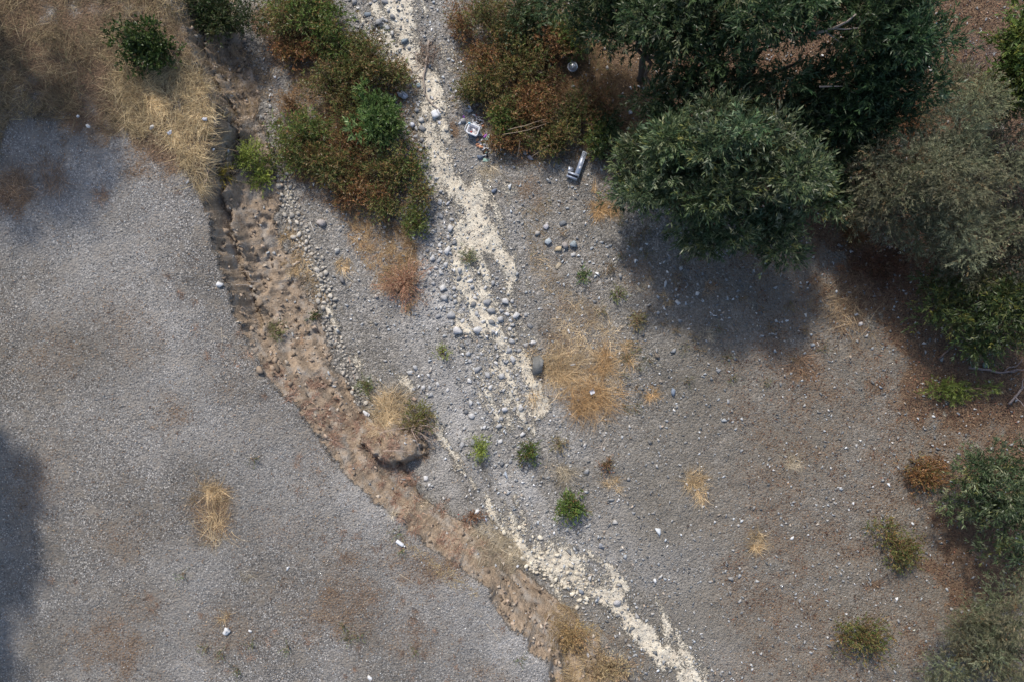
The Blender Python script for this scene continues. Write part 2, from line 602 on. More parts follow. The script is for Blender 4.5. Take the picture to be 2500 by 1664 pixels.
terrw = sstep(.3, .0, np.where(plat, 0, t))


def sample(arr, x, y):
    x = np.asarray(x, float)
    y = np.asarray(y, float)
    i = np.clip(np.searchsorted(GX, x) - 1, 0, len(GX) - 2)
    j = np.clip(np.searchsorted(GY, y) - 1, 0, len(GY) - 2)
    u = (x - GX[i]) / (GX[i + 1] - GX[i])
    v = (y - GY[j]) / (GY[j + 1] - GY[j])
    return (arr[i, j] * (1 - u) + arr[i + 1, j] * u) * (1 - v) + (arr[i, j + 1] * (1 - u) + arr[i + 1, j + 1] * u) * v


def gz(x, y):
    return sample(Z, x, y)


def at(px, py, up_=0.0):
    """photograph pixel -> point on the ground (or up_ metres above it)"""
    z = 0.0
    for _ in range(14):
        x, y = XY(px, py, z + up_)
        z = .5 * z + .5 * float(gz(x, y))
    x, y = XY(px, py, z + up_)
    return x, y, float(gz(x, y))


# split the sheet into its surfaces
ni, nj = gx.shape
vid = np.arange(ni * nj).reshape(ni, nj)
quads = np.stack([vid[:-1, :-1], vid[1:, :-1], vid[1:, 1:], vid[:-1, 1:]], -1).reshape(-1, 4)


def fmean(a):
    a = a.astype(float)
    return ((a[:-1, :-1] + a[1:, :-1] + a[1:, 1:] + a[:-1, 1:]) / 4).ravel()


fp, fb, fm = fmean(plat) > .5, fmean(bank) > .5, fmean(mud) > .5
zone = np.where(fp, 0, np.where(fm, 3, np.where(fb, 1, 2)))
VV = np.stack([gx, gy, Z], -1).reshape(-1, 3)
chd = pdist(gx, gy, XYa([(930, -60), (960, 110), (1010, 330), (1050, 450), (1090, 650), (1160, 800), (1190, 950), (1190, 1100), (1300, 1250), (1480, 1420), (1650, 1620)]))
pale = (~up) * np.exp(-(chd / 2.6) ** 2) * sstep(.25, .65, .5 * fbm(gx, gy, .8, 4) + .5 * fl)
pale = np.maximum(pale, plat * .35 * sstep(.35, .7, fbm(gx + 7, gy, .22, 3)))
dusty = (~up) * np.clip(sstep(.8, 5.5, gx - .28 * gy - 1.0) * (.35 + 1.0 * fbm(gx, gy, .5, 4)), 0, 1)
ATT = dict(pale=pale, dusty=dusty, mud=mud, soil=soil, litter=litter, terr=terrw)
nx_ = np.gradient(Z, GX, axis=0)
ny_ = np.gradient(Z, GY, axis=1)
NRM = np.stack([-nx_, -ny_, np.ones_like(Z)], -1).reshape(-1, 3)
NRM /= np.linalg.norm(NRM, axis=1)[:, None]
for zi, nm in enumerate(['gravel_terrace', 'dirt_bank', 'creek_bed', 'dried_mud']):
    q = quads[zone == zi]
    used, inv = np.unique(q, return_inverse=True)
    me = rawmesh(nm, VV[used], inv.reshape(-1, 4), M_GROUND, smooth=True)
    for k, a in ATT.items():
        at_ = me.attributes.new(k, 'FLOAT', 'POINT')
        at_.data.foreach_set('value', a.reshape(-1)[used].astype(np.float32))
    me.normals_split_custom_set_from_vertices(NRM[used])
    tag(add(nm, me), kind='structure')

# ------------------------------------------------------------------ stones
def hull(npts, flat, seed, rounded=False):
    r = np.random.default_rng(seed)
    p = r.normal(size=(npts, 3))
    p /= np.linalg.norm(p, axis=1)[:, None]
    if not rounded:
        p = np.sign(p) * np.abs(p) ** .5
        p /= np.maximum(np.linalg.norm(p, axis=1)[:, None], 1.05)
    p *= np.array([1.0, .62 + .3 * r.random(), flat]) * .5
    bm = bmesh.new()
    for v in p:
        bm.verts.new(v)
    g = bmesh.ops.convex_hull(bm, input=bm.verts)
    bmesh.ops.delete(bm, geom=[v for v in bm.verts if not v.link_faces], context='VERTS')
    bmesh.ops.triangulate(bm, faces=bm.faces)
    bm.verts.index_update()
    V = np.array([v.co[:] for v in bm.verts])
    F = np.array([[v.index for v in f.verts] for f in bm.faces])
    bm.free()
    return V, F


ANG = [hull(11, random.uniform(.40, .62), 100 + i) for i in range(16)]
RND = [hull(27, random.uniform(.5, .75), 200 + i, True) for i in range(10)]
TINY = [hull(8, .6, 300 + i) for i in range(10)]
CHIP = []
for i in range(10):
    q_ = np.random.default_rng(500 + i)
    v_ = np.array([[1, 0, 0], [-1, 0, 0], [0, 1, 0], [0, -1, 0], [0, 0, 1], [0, 0, -1]]) * np.array([.5, .4, .3]) + q_.normal(size=(6, 3)) * .1
    CHIP.append((v_, np.array([[0, 2, 4], [2, 1, 4], [1, 3, 4], [3, 0, 4], [2, 0, 5], [1, 2, 5], [3, 1, 5], [0, 3, 5]])))
ANGM = [rawmesh('stone', v, f, M_STONE) for v, f in ANG]
RNDM = [rawmesh('cobble', v, f, M_COBBLE, smooth=True) for v, f in RND]
CRUM = [rawmesh('crusted_cobble', v, f, M_CRUST, smooth=True) for v, f in RND]
taken = []


def free(x, y, r):
    for (a, b, c) in taken:
        if (a - x) ** 2 + (b - y) ** 2 < (.78 * (c + r)) ** 2:
            return False
    return True


def put_stone(name, me, x, y, size, label, group=None, cat='stone', rz=None, tilt=.25, sink=.12, sc=(1, 1, 1)):
    z = float(gz(x, y))
    rz = random.uniform(0, 6.28) if rz is None else rz
    o = add(name, me, None, (x, y, 0), (random.uniform(-tilt, tilt), random.uniform(-tilt, tilt), rz), (size * sc[0], size * sc[1], size * sc[2]))
    zs = [c[2] for c in me.vertices and [v.co for v in me.vertices]]
    h = -min(zs) * size * sc[2]
    o.location.z = z + h * (1 - 2 * sink) - .01
    taken.append((x, y, size * .5))
    return tag(o, label, cat, group)


# stones one can single out
def rock(px, py, size, c, label, rounded=False, sc=(1, 1, 1), rz=None, sd_=0, spots=None, name='rock', npts=22):
    m = stone_material('rock_%d_%d' % (px, py), [(0, c), (1, c)], spots)
    V, F = hull(npts if rounded else (npts + 2) // 2, .62, 900 + px + py, rounded)
    V = V * np.array([1.0, .85 if rounded else 1.0, 1.0])
    me = rawmesh(name, V, F, m, smooth=rounded)
    x, y, z = at(px, py)
    return put_stone(name, me, x, y, size, label, None, 'rock', rz, .12, .1, sc)


rock(1311, 892, .74, (.15, .15, .142), 'large dark weathered boulder standing beside the cream mud and the golden grass', sc=(1.15, 1, 1.3), rz=1.5, name='boulder', npts=36, spots=((.30, .30, .285), .5))
rock(1333, 554, .25, (.42, .41, .43), 'pale grey blocky rock topmost of the rock cluster on the gravel', rz=.8)
rock(1374, 545, .32, (.17, .18, .19), 'dark flat slab rock in the rock cluster on the gravel', sc=(1, 1, .7), rz=.3)
rock(1339, 591, .32, (.33, .37, .40), 'two-tone blue and white rock in the rock cluster', rz=.6, spots=((.55, .57, .58), .5))
rock(1362, 608, .34, (.50, .40, .26), 'tan layered rock in the rock cluster on the gravel', rz=.1)
rock(1379, 600, .28, (.33, .30, .28), 'brownish grey slab leaning by the tan layered rock', rz=2.2)
rock(1401, 597, .33, (.28, .32, .34), 'smooth blue-grey oval rock at the end of the rock cluster', True, rz=0)
rock(1312, 570, .26, (.36, .34, .31), 'pale rough rock half hidden in dry weeds by the rock cluster', rz=1.3)
rock(1363, 649, .32, (.40, .34, .25), 'flat tan sandstone slab above the golden grass strip', sc=(1, 1, .5), rz=.9)
rock(991, 104, .34, (.20, .24, .27), 'blue slate boulder upstream in the cream mud streak', rz=.1)
rock(898, 36, .32, (.18, .21, .24), 'blue slate slab at the edge of the mud streak by dark bushes', rz=.2, sc=(1, 1, .6))
rock(957, 84, .22, (.46, .45, .43), 'pale round rock in the upstream mud streak', True)
rock(1050, 162, .20, (.26, .29, .33), 'grey rock beside the driftwood tangle', rz=.5)
rock(1022, 210, .22, (.24, .31, .35), 'teal grey rock below the driftwood tangle', rz=.5)
rock(786, 546, .36, (.36, .33, .31), 'big round pinkish grey rock on the gravel below the thicket', True)
rock(824, 613, .26, (.42, .41, .38), 'pale pointed rock standing alone above a straw bundle', rz=1.4)
rock(837, 684, .28, (.22, .21, .20), 'dark grey rock at the foot of the straw bundle', True)
rock(919, 724, .22, (.46, .42, .37), 'small pale rock on dry weeds beside the reddish dead bush', rz=2.6)
rock(1283, 373, .26, (.27, .26, .25), 'rough grey rock lying against the brown thicket with a round rock beside', rz=1)
rock(1296, 386, .27, (.36, .33, .34), 'round pinkish rock in front of the brown thicket', True)
rock(1174, 383, .30, (.15, .18, .23), 'dark blue rock beside the black shoes', rz=.7)
rock(1149, 272, .25, (.36, .38, .40), 'light grey flat rock uphill of the broken foam', rz=.3)
rock(1131, 296, .26, (.34, .34, .34), 'grey flat stone beside the white cooler', rz=1.9)
rock(1207, 466, .24, (.18, .21, .27), 'dark blue oval rock near the mud streak and dry twigs', True, rz=.7)
rock(1093, 497, .2, (.42, .43, .46), 'wedge shaped pale rock sitting on the cream mud', rz=.4)
rock(1118, 806, .36, (.50, .49, .48), 'long white rock slab among grey stones in mid channel', rz=.25, sc=(1.3, 1, .7))
rock(1233, 1000, .26, (.48, .48, .49), 'pale triangular rock below the boulder', rz=.3)
rock(1182, 1042, .2, (.55, .55, .56), 'white pointed rock on the grey channel gravel', rz=1.2)
rock(1012, 973, .2, (.48, .36, .28), 'pinkish tan rock above the straw tuft of the bank', True)
rock(1235, 1158, .28, (.38, .42, .47), 'long blue-grey rock below the green seedlings', sc=(1.2, .6, .7), rz=1.8)
rock(1030, 990, .22, (.42, .43, .44), 'flat light grey rock below the pinkish tan rock', sc=(1, 1, .5), rz=.2)
rock(1469, 1332, .3, (.27, .28, .30), 'wide grey slab downstream of the last green seedling', sc=(1, 1, .5), rz=2.6)
rock(1419, 1442, .24, (.20, .22, .25), 'dark rounded rock in the wide lower mud patch', True)
rock(1506, 1468, .3, (.40, .39, .39), 'large pale rounded rock at the end of the lower mud patch', True, rz=.2)
rock(2300, 876, .24, (.20, .22, .23), 'dull grey rock on the reddish leaf litter', rz=1.5)
rock(2403, 891, .26, (.15, .19, .18), 'dark greenish rock by the fallen dead branch', rz=1.5)
rock(2100, 791, .2, (.50, .48, .47), 'white rock alone on dry litter below the grey-green tree', True)
rock(2089, 768, .2, (.30, .30, .31), 'grey rock beside a white rock below the grey-green tree', rz=.5)
rock(1624, 693, .26, (.42, .44, .45), 'pale oval rock at the edge of the willow shade', True, rz=1.4, sc=(1, .6, .8))
rock(1642, 955, .3, (.22, .26, .32), 'blue oval rock on the open gravel flat', True, rz=1.5)
rock(1983, 841, .2, (.34, .36, .38), 'grey stone at the far edge of the gravel flat', rz=.5)

ZONES = [
    # polyline, half width px, count, size range m, zone label, group
    ([(925, 0), (950, 110), (985, 200), (1000, 270)], 62, 46, (.10, .26), 0),
    ([(1012, 300), (1022, 360), (1010, 430), (1045, 470)], 34, 44, (.13, .30), 5),
    ([(1050, 500), (1070, 570), (1085, 650), (1100, 710)], 42, 46, (.12, .30), 6),
    ([(1120, 720), (1180, 750), (1200, 850), (1240, 830)], 90, 78, (.11, .32), 7),
    ([(1190, 920), (1200, 1000), (1190, 1060), (1230, 1110)], 105, 52, (.10, .26), 8),
    ([(1020, 920), (1042, 950)], 34, 14, (.12, .24), 2),
    ([(1540, 620), (1640, 780), (1680, 940), (1850, 930)], 150, 46, (.10, .20), 3),
    ([(1420, 1360), (1490, 1450), (1520, 1530), (1600, 1600)], 55, 34, (.10, .26), 9),
    ([(1470, 1050), (1500, 1250), (1700, 1350), (1900, 1500)], 130, 40, (.10, .24), 4),
    ([(1250, 480), (1420, 480), (1330, 520)], 60, 18, (.09, .18), 10),
]
ZL = [('blue-grey stone bedded in the cream dried mud of the channel', 'stones bedded in the cream mud'),
      ('angular grey stone in the band of stones along the creek channel', 'angular stones along the creek channel'),
      ('pale stone in the small heap between dirt bank and channel', 'pale stones heaped by the dirt bank'),
      ('small grey stone scattered over the gravel flat below the willows', 'small stones on the gravel flat'),
      ('grey stone on the gravel downstream of the golden grass', 'stones on the downstream gravel'),
      ('grey stone crowded between the island thicket and the cream mud', 'stones between island thicket and mud'),
      ('pale grey stone between the reddish dead bush and the forked mud streak', 'stones beside the reddish dead bush'),
      ('grey stone scattered in mid channel upstream of the dark boulder', 'stones in mid channel above the boulder'),
      ('grey stone in the channel between the dark boulder and the green seedlings', 'stones below the boulder'),
      ('grey stone along the outer edge of the wide lower mud patch', 'stones at the lower mud patch'),
      ('small grey stone between the rubbish thicket and the rock cluster', 'stones above the rock cluster')]


def along(P, hw):
    P = np.asarray(P, float)
    L = np.hypot(*np.diff(P, axis=0).T)
    i = np.searchsorted(np.cumsum(L), random.random() * L.sum())
    i = min(i, len(L) - 1)
    f = random.random()
    p = P[i] + (P[i + 1] - P[i]) * f
    a = random.uniform(0, 6.28)
    r = hw * math.sqrt(random.random())
    return p[0] + r * math.cos(a), p[1] + r * math.sin(a)


EXTRA = []
indiv = 0
for P, hw, n, (s0, s1), zl in ZONES:
    k = 0
    tries = 0
    while k < n and tries < n * 12:
        tries += 1
        px, py = along(P, hw)
        x, y, z = at(px, py)
        sz = s0 * 1.1 + (s1 * 1.25 - s0) * random.random() ** 1.6
        if not free(x, y, sz * .5):
            continue
        k += 1
        if indiv < 298:
            indiv += 1
            bigs = sz > s0 + .55 * (s1 * 1.25 - s0)
            put_stone('stone', random.choice(ANGM), x, y, sz, ('large ' if bigs else 'smaller ') + ZL[zl][0].replace('small ', ''), ('large ' if bigs else 'smaller ') + ZL[zl][1].replace('small ', ''))
        else:
            EXTRA.append((x, y, sz))
# tan cobbles along the foot of the bank, crusted ones lower down
for P, hw, n, (s0, s1), src, lb in [
    ([(690, 440), (722, 545), (760, 620), (790, 690), (800, 740)], 24, 120, (.10, .24), RNDM, ('pale tan rounded cobble in the line at the foot of the dirt bank', 'tan cobbles along the foot of the bank')),
    ([(800, 780), (826, 850), (860, 930), (880, 985)], 17, 62, (.09, .20), RNDM, ('greyish rounded cobble in the string of cobbles below the bare dirt slope', 'cobbles below the bare dirt slope')),
    ([(1235, 1300), (1300, 1350), (1370, 1400), (1440, 1450)], 44, 85, (.08, .24), CRUM, ('cream crusted cobble in the wide mud patch under the lower bank', 'crusted cobbles in the lower mud patch')),
]:
    k = tries = 0
    while k < n and tries < n * 12:
        tries += 1
        px, py = along(P, hw)
        x, y, z = at(px, py)
        sz = s0 + (s1 - s0) * random.random() ** 1.6
        if free(x, y, sz * .5):
            k += 1
            bigs = sz > .5 * (s0 + s1)
            put_stone('cobble', random.choice(src), x, y, sz, ('large ' if bigs else 'small ') + lb[0], ('large ' if bigs else 'small ') + lb[1], 'cobble')


def pebbles(name, x, y, size, cols, protos, label, mat_=None, cat='gravel'):
    """many small stones as one object"""
    n = len(x)
    z = gz(x, y)
    which = R.integers(0, len(protos), n)
    a = R.random(n) * 6.283
    VV_, FF_, CC_ = [], [], []
    off = 0
    for k, (V, F) in enumerate(protos):
        m = np.where(which == k)[0]
        if not len(m):
            continue
        ca, sa = np.cos(a[m])[:, None], np.sin(a[m])[:, None]
        sz = size[m][:, None]
        ex = (R.random((len(m), 1)) * .5 + .75)
        vx = V[None, :, 0] * sz * ex
        vy = V[None, :, 1] * sz
        vz = V[None, :, 2] * sz * (R.random((len(m), 1)) * .5 + .7)
        X = x[m][:, None] + vx * ca - vy * sa
        Y = y[m][:, None] + vx * sa + vy * ca
        Zz = z[m][:, None] + vz + .12 * sz + (V[None, :, 0] * (R.random((len(m), 1)) - .5) * sz * .5)
        VV_.append(np.stack([X, Y, Zz], -1).reshape(-1, 3))
        FF_.append((F[None] + (np.arange(len(m)) * len(V))[:, None, None] + off).reshape(-1, 3))
        CC_.append(np.repeat(cols[m], len(V), 0))
        off += len(m) * len(V)
    me = rawmesh(name, np.concatenate(VV_), np.concatenate(FF_), mat_ or M_GRAVEL, np.concatenate(CC_))
    return tag(add(name, me), label, cat, None, 'stuff')


def greys(n, lo, hi, warm=0.03, pale=.06):
    g = lo + (hi - lo) * R.random(n) ** 1.3
    g = np.where(R.random(n) < pale, g * 1.5 + .12, g)
    tint = R.random(n) * .10 - .02
    c = np.stack([g * (1 - tint + warm), g * (1 + warm * .3), g * (1 + tint - warm)], 1)
    m = R.random(n) < .07
    c[m] *= np.array([1.18, .98, .8])
    return np.clip(c, .03, .75)


def scatter(n, x0, x1, y0, y1, keep):
    x = R.uniform(x0, x1, n)
    y = R.uniform(y0, y1, n)
    m = keep(x, y)
    return x[m], y[m]


def s_(a, x, y):
    return sample(a.astype(float), x, y)


# creek gravel: medium stones in the stony bands, smaller everywhere
ch = [(930, -60), (960, 110), (1010, 330), (1050, 450), (1090, 650), (1190, 800), (1220, 950), (1220, 1100), (1330, 1250), (1480, 1420), (1650, 1620)]
chP = XYa(ch)
def kc(x, y):
    d = pdist(x, y, chP)
    p = .30 + .70 * np.exp(-(d / 1.5) ** 2)
    p *= (1 - .45 * sstep(.4, .6, s_(mud, x, y))) * (s_(up, x, y) < .1) * (.35 + .9 * fbm(x, y, .8, 3)) * (1 - .5 * s_(litter, x, y))
    return R.random(len(x)) < p
x, y = scatter(80000, -10, 17.5, -12, 12, kc)
sz = .045 + .13 * R.random(len(x)) ** 2.4
ex = np.array(EXTRA) if EXTRA else np.zeros((0, 3))
x = np.concatenate([x, ex[:, 0]]); y = np.concatenate([y, ex[:, 1]]); sz = np.concatenate([sz, ex[:, 2]])
pebbles('creek_gravel', x, y, sz, greys(len(x), .15, .48, .03, .12) * (1 - .18 * s_(dusty, x, y))[:, None], TINY, 'loose grey creek gravel of mixed small stones')
x, y = scatter(47000, -10, 17.5, -12, 12, lambda x, y: (R.random(len(x)) < (1 - .85 * sstep(.4, .6, s_(mud, x, y))) * (1 - .5 * s_(litter, x, y))) & (s_(up, x, y) < .1))
pebbles('fine_gravel', x, y, .022 + .035 * R.random(len(x)) ** 2, greys(len(x), .12, .36, .04, .10) * (1 - .4 * s_(dusty, x, y))[:, None], CHIP, 'fine grey gravel covering the creek bed')
x, y = scatter(54000, -16.5, 2, -12, 7, lambda x, y: (R.random(len(x)) < (1 - .6 * s_(litter, x, y)) * (.4 + fbm(x, y, .6, 3))) & (s_(plat, x, y) > .9))
pebbles('terrace_gravel', x, y, .02 + .034 * R.random(len(x)) ** 2, greys(len(x), .08, .40, .04, .14), CHIP, 'crushed grey gravel with pale chips on the terrace')
x, y = scatter(60000, -10, 10, -12, 12, lambda x, y: (s_(up, x, y) < .1) & (R.random(len(x)) < sstep(.25, .6, s_(mud, x, y)) * .8))
cr = np.array([[.58, .53, .43]]) * (.55 + .6 * R.random((len(x), 1)))
mm = R.random(len(x)) < .3
cr[mm] = greys(mm.sum(), .2, .45, .02)
pebbles('crusted_pebbles', x, y, .025 + .08 * R.random(len(x)) ** 3, cr, TINY, 'cream crusted pebbles lying in the dried mud streaks')
# clods on the bank
x, y = scatter(60000, -11, 6, -12, 12, lambda x, y: (s_(bank, x, y) > .8) & (R.random(len(x)) < .15 + 1.2 * fbm(x, y, 1.4, 3) ** 2))
n = len(x)
g = .45 + R.random((n, 1)) * .85
cc = np.array([[.30, .235, .18]]) * g ** 1.6
warmm = R.random(n) < .2
cc[warmm] = np.array([.42, .36, .29]) * (.8 + .4 * R.random((warmm.sum(), 1)))
gm = R.random(n) < .16
cc[gm] = greys(gm.sum(), .2, .42, .03)
x2, y2 = scatter(9000, -11, 6, -12, 12, lambda x, y: (s_(bank, x, y) > .8) & (R.random(len(x)) < .75 * sstep(.45, .05, s_(t, x, y)) * fbm(x, y, 1.2, 3) + .03))
c2 = np.array([[.24, .185, .135]]) * (.45 + .9 * R.random((len(x2), 1)))
pebbles('bank_rubble', x2, y2, .10 + .24 * R.random(len(x2)) ** 2.2, c2, [hull(11, .7, 700 + i) for i in range(8)], 'broken dirt blocks fallen from the bank edge', cat='dirt')
pebbles('dirt_clods', x, y, .03 + .20 * R.random(n) ** 5.0, cc, TINY, 'crumbled brown dirt clods on the eroded bank', cat='dirt')
# ------------------------------------------------------------------ plants
def unit(v):
    return v / (np.linalg.norm(v, axis=-1, keepdims=True) + 1e-9)


def leaf_quads(p, d, L, W, cols, fold=.25):
    """one folded leaf per row"""
    n = len(p)
    r = R.normal(size=(n, 3)) * .5 + np.array([0, 0, 1.0])
    s = unit(np.cross(d, r))
    nn = np.cross(s, d)
    L = L[:, None]
    W = W[:, None]
    v = np.stack([p, p + d * L * .42 + s * W * .5 + nn * W * fold, p + d * L - nn * L * .08, p + d * L * .42 - s * W * .5 + nn * W * fold], 1).reshape(-1, 3)
    f = np.arange(n * 4).reshape(n, 4)
    return v, f, np.repeat(cols, 4, 0)


def pick(pal, n, jit=.22):
    """palette rows (weight, rgb)"""
    wgt = np.array([q[0] for q in pal], float)
    c = np.array([q[1] for q in pal], float)
    i = R.choice(len(pal), n, p=wgt / wgt.sum())
    return c[i] * (1 + R.normal(size=(n, 1)) * jit).clip(.4, 1.8)


def crown_mesh(name, lobes, nshoot, nleaf, L, W, pal, material, slen=.35, upb=.5, spread=.75, shell=.45, clump=.6, ragged=0):
    """leafy shoots through the volume of ellipsoid lobes (cx,cy,cz,rx,ry,rz)"""
    lobes = np.asarray(lobes, float)
    if ragged:
        ex_ = []
        for l in lobes:
            for k in range(ragged):
                dv = unit(R.normal(size=3) + np.array([0, 0, .2]))
                q = .28 + .3 * R.random()
                ex_.append(np.concatenate([l[:3] + dv * l[3:] * (.75 + .45 * R.random()), l[3:] * q]))
        lobes[:, 3:] *= .8
        lobes = np.concatenate([lobes, np.array(ex_)])
    vol = lobes[:, 3] * lobes[:, 4]
    li = R.choice(len(lobes), nshoot, p=vol / vol.sum())
    d = unit(R.normal(size=(nshoot, 3)) + np.array([0, 0, .25]))
    r = (shell + (1 - shell) * R.random(nshoot)) * (.82 + .36 * R.random(nshoot))
    c = lobes[li]
    o = c[:, :3] + d * r[:, None] * c[:, 3:]
    o[:, 2] = np.maximum(o[:, 2], .05)
    ax = unit(d * np.array([1, 1, .6]) + np.array([0, 0, upb]) + R.normal(size=(nshoot, 3)) * .45)
    # tone of each shoot, so that branches differ
    tone = 1 + R.normal(size=nshoot) * .16
    lt = (1 + R.normal(size=(len(lobes), 1)) * .22) * (1 + R.normal(size=(len(lobes), 3)) * np.array([.10, .03, .06]))
    sp = pick(pal, nshoot, .12) * lt[li].clip(.5, 1.7)
    u = R.random((nshoot, nleaf))
    sl = slen * (.6 + .8 * R.random(nshoot))
    p = (o[:, None] + ax[:, None] * (u * sl[:, None])[..., None]).reshape(-1, 3)
    rad = unit(R.normal(size=(nshoot * nleaf, 3)))
    dd = unit(np.repeat(ax, nleaf, 0) + rad * spread)
    n = len(p)
    own = pick(pal, n, .2)
    cols = (np.repeat(sp, nleaf, 0) * clump + own * (1 - clump)) * np.repeat(tone, nleaf)[:, None]
    v, f, cc = leaf_quads(p, dd, L * (.6 + .7 * R.random(n)), W * (.7 + .6 * R.random(n)), np.clip(cols, .008, .8))
    return rawmesh(name, v, f, material, cc), o, ax


BARK_D = (.10, .08, .065)
BARK_L = (.30, .25, .21)


def bent(a, b, n=6, wob=.12, sag=0.0):
    a, b = np.asarray(a, float), np.asarray(b, float)
    u = np.linspace(0, 1, n)[:, None]
    P = a + (b - a) * u
    L = np.linalg.norm(b - a)
    P += R.normal(size=(n, 3)) * wob * L * .25 * np.sin(u * np.pi)
    P[:, 2] += sag * np.sin(u[:, 0] * np.pi) * L
    return P


G_WIL = [(5, (0.0486, 0.0789, 0.0367)), (4, (0.0743, 0.1103, 0.0486)), (3, (0.135, 0.1684, 0.081)), (1.2, (0.297, 0.3135, 0.1944)), (0.6, (0.2295, 0.2206, 0.0648))]
G_DARK = [(5, (0.0297, 0.0557, 0.0238)), (3, (0.0567, 0.0906, 0.0346)), (1.2, (0.1148, 0.1393, 0.0594)), (0.4, (0.243, 0.2554, 0.1512))]
G_GREY = [(4, (0.1313, 0.14, 0.081)), (3, (0.1875, 0.1904, 0.1125)), (2, (0.25, 0.2408, 0.1485)), (1, (0.0875, 0.1008, 0.054)), (0.35, (0.25, 0.1456, 0.063))]
G_OAK = [(5, (0.0345, 0.0613, 0.0166)), (3, (0.0633, 0.0939, 0.023)), (1, (0.1035, 0.1286, 0.0368))]
G_BRT = [(4, (0.0805, 0.1437, 0.0403)), (3, (0.1265, 0.1955, 0.0575)), (1, (0.1955, 0.253, 0.092))]
G_LIME = [(4, (.24, .30, .05)), (3, (.31, .36, .085)), (1, (.16, .20, .05))]
B_RUST = [(4, (0.2314, 0.1065, 0.046)), (3, (0.3181, 0.1632, 0.0718)), (2, (0.1301, 0.0639, 0.0315)), (2.4, (0.1229, 0.149, 0.0431)), (1, (0.4338, 0.2696, 0.1221))]
B_MIX = [(3, (0.2092, 0.1163, 0.0526)), (4.5, (0.1046, 0.1437, 0.0388)), (2, (0.1673, 0.2053, 0.0622)), (1.6, (0.3346, 0.2053, 0.0901)), (1, (0.0836, 0.048, 0.0277))]
B_GRN = [(5, (0.1027, 0.1573, 0.0365)), (3, (0.1737, 0.2246, 0.0589)), (1.8, (0.2527, 0.1348, 0.0562)), (1, (0.0554, 0.0823, 0.0253))]
STRAW = [(4, (0.529, 0.392, 0.221)), (3, (0.6325, 0.4914, 0.3055)), (2, (0.414, 0.2866, 0.1495)), (1, (0.2875, 0.1872, 0.104))]
ORANGE = [(4, (0.483, 0.3111, 0.147)), (3, (0.575, 0.4026, 0.217)), (2, (0.345, 0.2074, 0.098))]
PALE = [(4, (0.4935, 0.42, 0.3045)), (3, (0.5775, 0.504, 0.378)), (2, (0.3675, 0.3045, 0.21))]
REDDRY = [(4, (0.396, 0.2185, 0.132)), (3, (0.495, 0.322, 0.204)), (2, (0.319, 0.1552, 0.096)), (2, (0.462, 0.368, 0.228))]


def pxlobes(lob, base_z, cx, cy):
    """lobes given as photo pixel centre, pixel radii, height, thickness -> local metres"""
    out = []
    for px, py, rx, ry, z, rz in lob:
        k = S * (H - base_z - z) / H
        x, y = (px - 1250) * k, (832 - py) * k
        out.append((x - cx, y - cy, z, rx * k, ry * k, rz))
    return out


def tree(name, lob, label, pal, base=None, cat='tree', group=None, shoots=1500, nleaf=13, L=.17, W=.04, mat_=None, slen=.4, limbs=14, trunk_r=.13, bark=BARK_D, upb=.35, bz=0.25, extra=(), zs=1.0):
    z0 = bz
    pts = np.array([XY(a, b, z0 + e * zs) for a, b, c, d, e, f in lob])
    if base is None:
        bx, by = pts.mean(0)
    else:
        bx, by = base
    z0 = float(gz(bx, by))
    t_ = empty(name, (bx, by, z0))
    tag(t_, label, cat, group)
    lo = pxlobes([(a, b, c, d, e * zs, f) for a, b, c, d, e, f in lob], z0, bx, by)
    me, o, ax = crown_mesh('crown', lo, shoots, nleaf, L, W, pal, mat_ or M_LEAF, slen, upb, ragged=5)
    add('crown', me, t_)
    mb = MB()
    top = max(l[2] for l in lo)
    fork = np.array([R.normal() * .15, R.normal() * .15, top * .32])
    mb.tube(bent((0, 0, -.15), fork, 5, .15), np.linspace(trunk_r, trunk_r * .75, 5), 8, BARK_D if bark is None else bark)
    tr_ = add('trunk', mb.mesh('trunk', M_BARK, True), t_)
    mb = MB()
    for l in lo:
        c = np.array(l[:3])
        P = bent(fork, c, 7, .35)
        mb.tube(P, np.linspace(trunk_r * .55, trunk_r * .16, 7), 6, bark)
        for k in range(max(2, limbs // len(lo))):
            q = c + unit(R.normal(size=3)) * np.array(l[3:]) * .8
            mb.tube(bent(P[3 + k % 4], q, 5, .3), np.linspace(trunk_r * .2, .008, 5), 4, bark)
    add('limbs', mb.mesh('limbs', M_BARK, True), tr_)
    for pl, r0, c in extra:
        P = np.array([(*XY(a, b, z0 + z), z0 + z) for a, b, z in pl]) - np.array([bx, by, z0])
        m2 = MB()
        m2.tube(P, np.linspace(r0, r0 * .35, len(P)), 6, c)
        add('bare_limb', m2.mesh('bare_limb', M_BARK, True), tr_)
    return t_


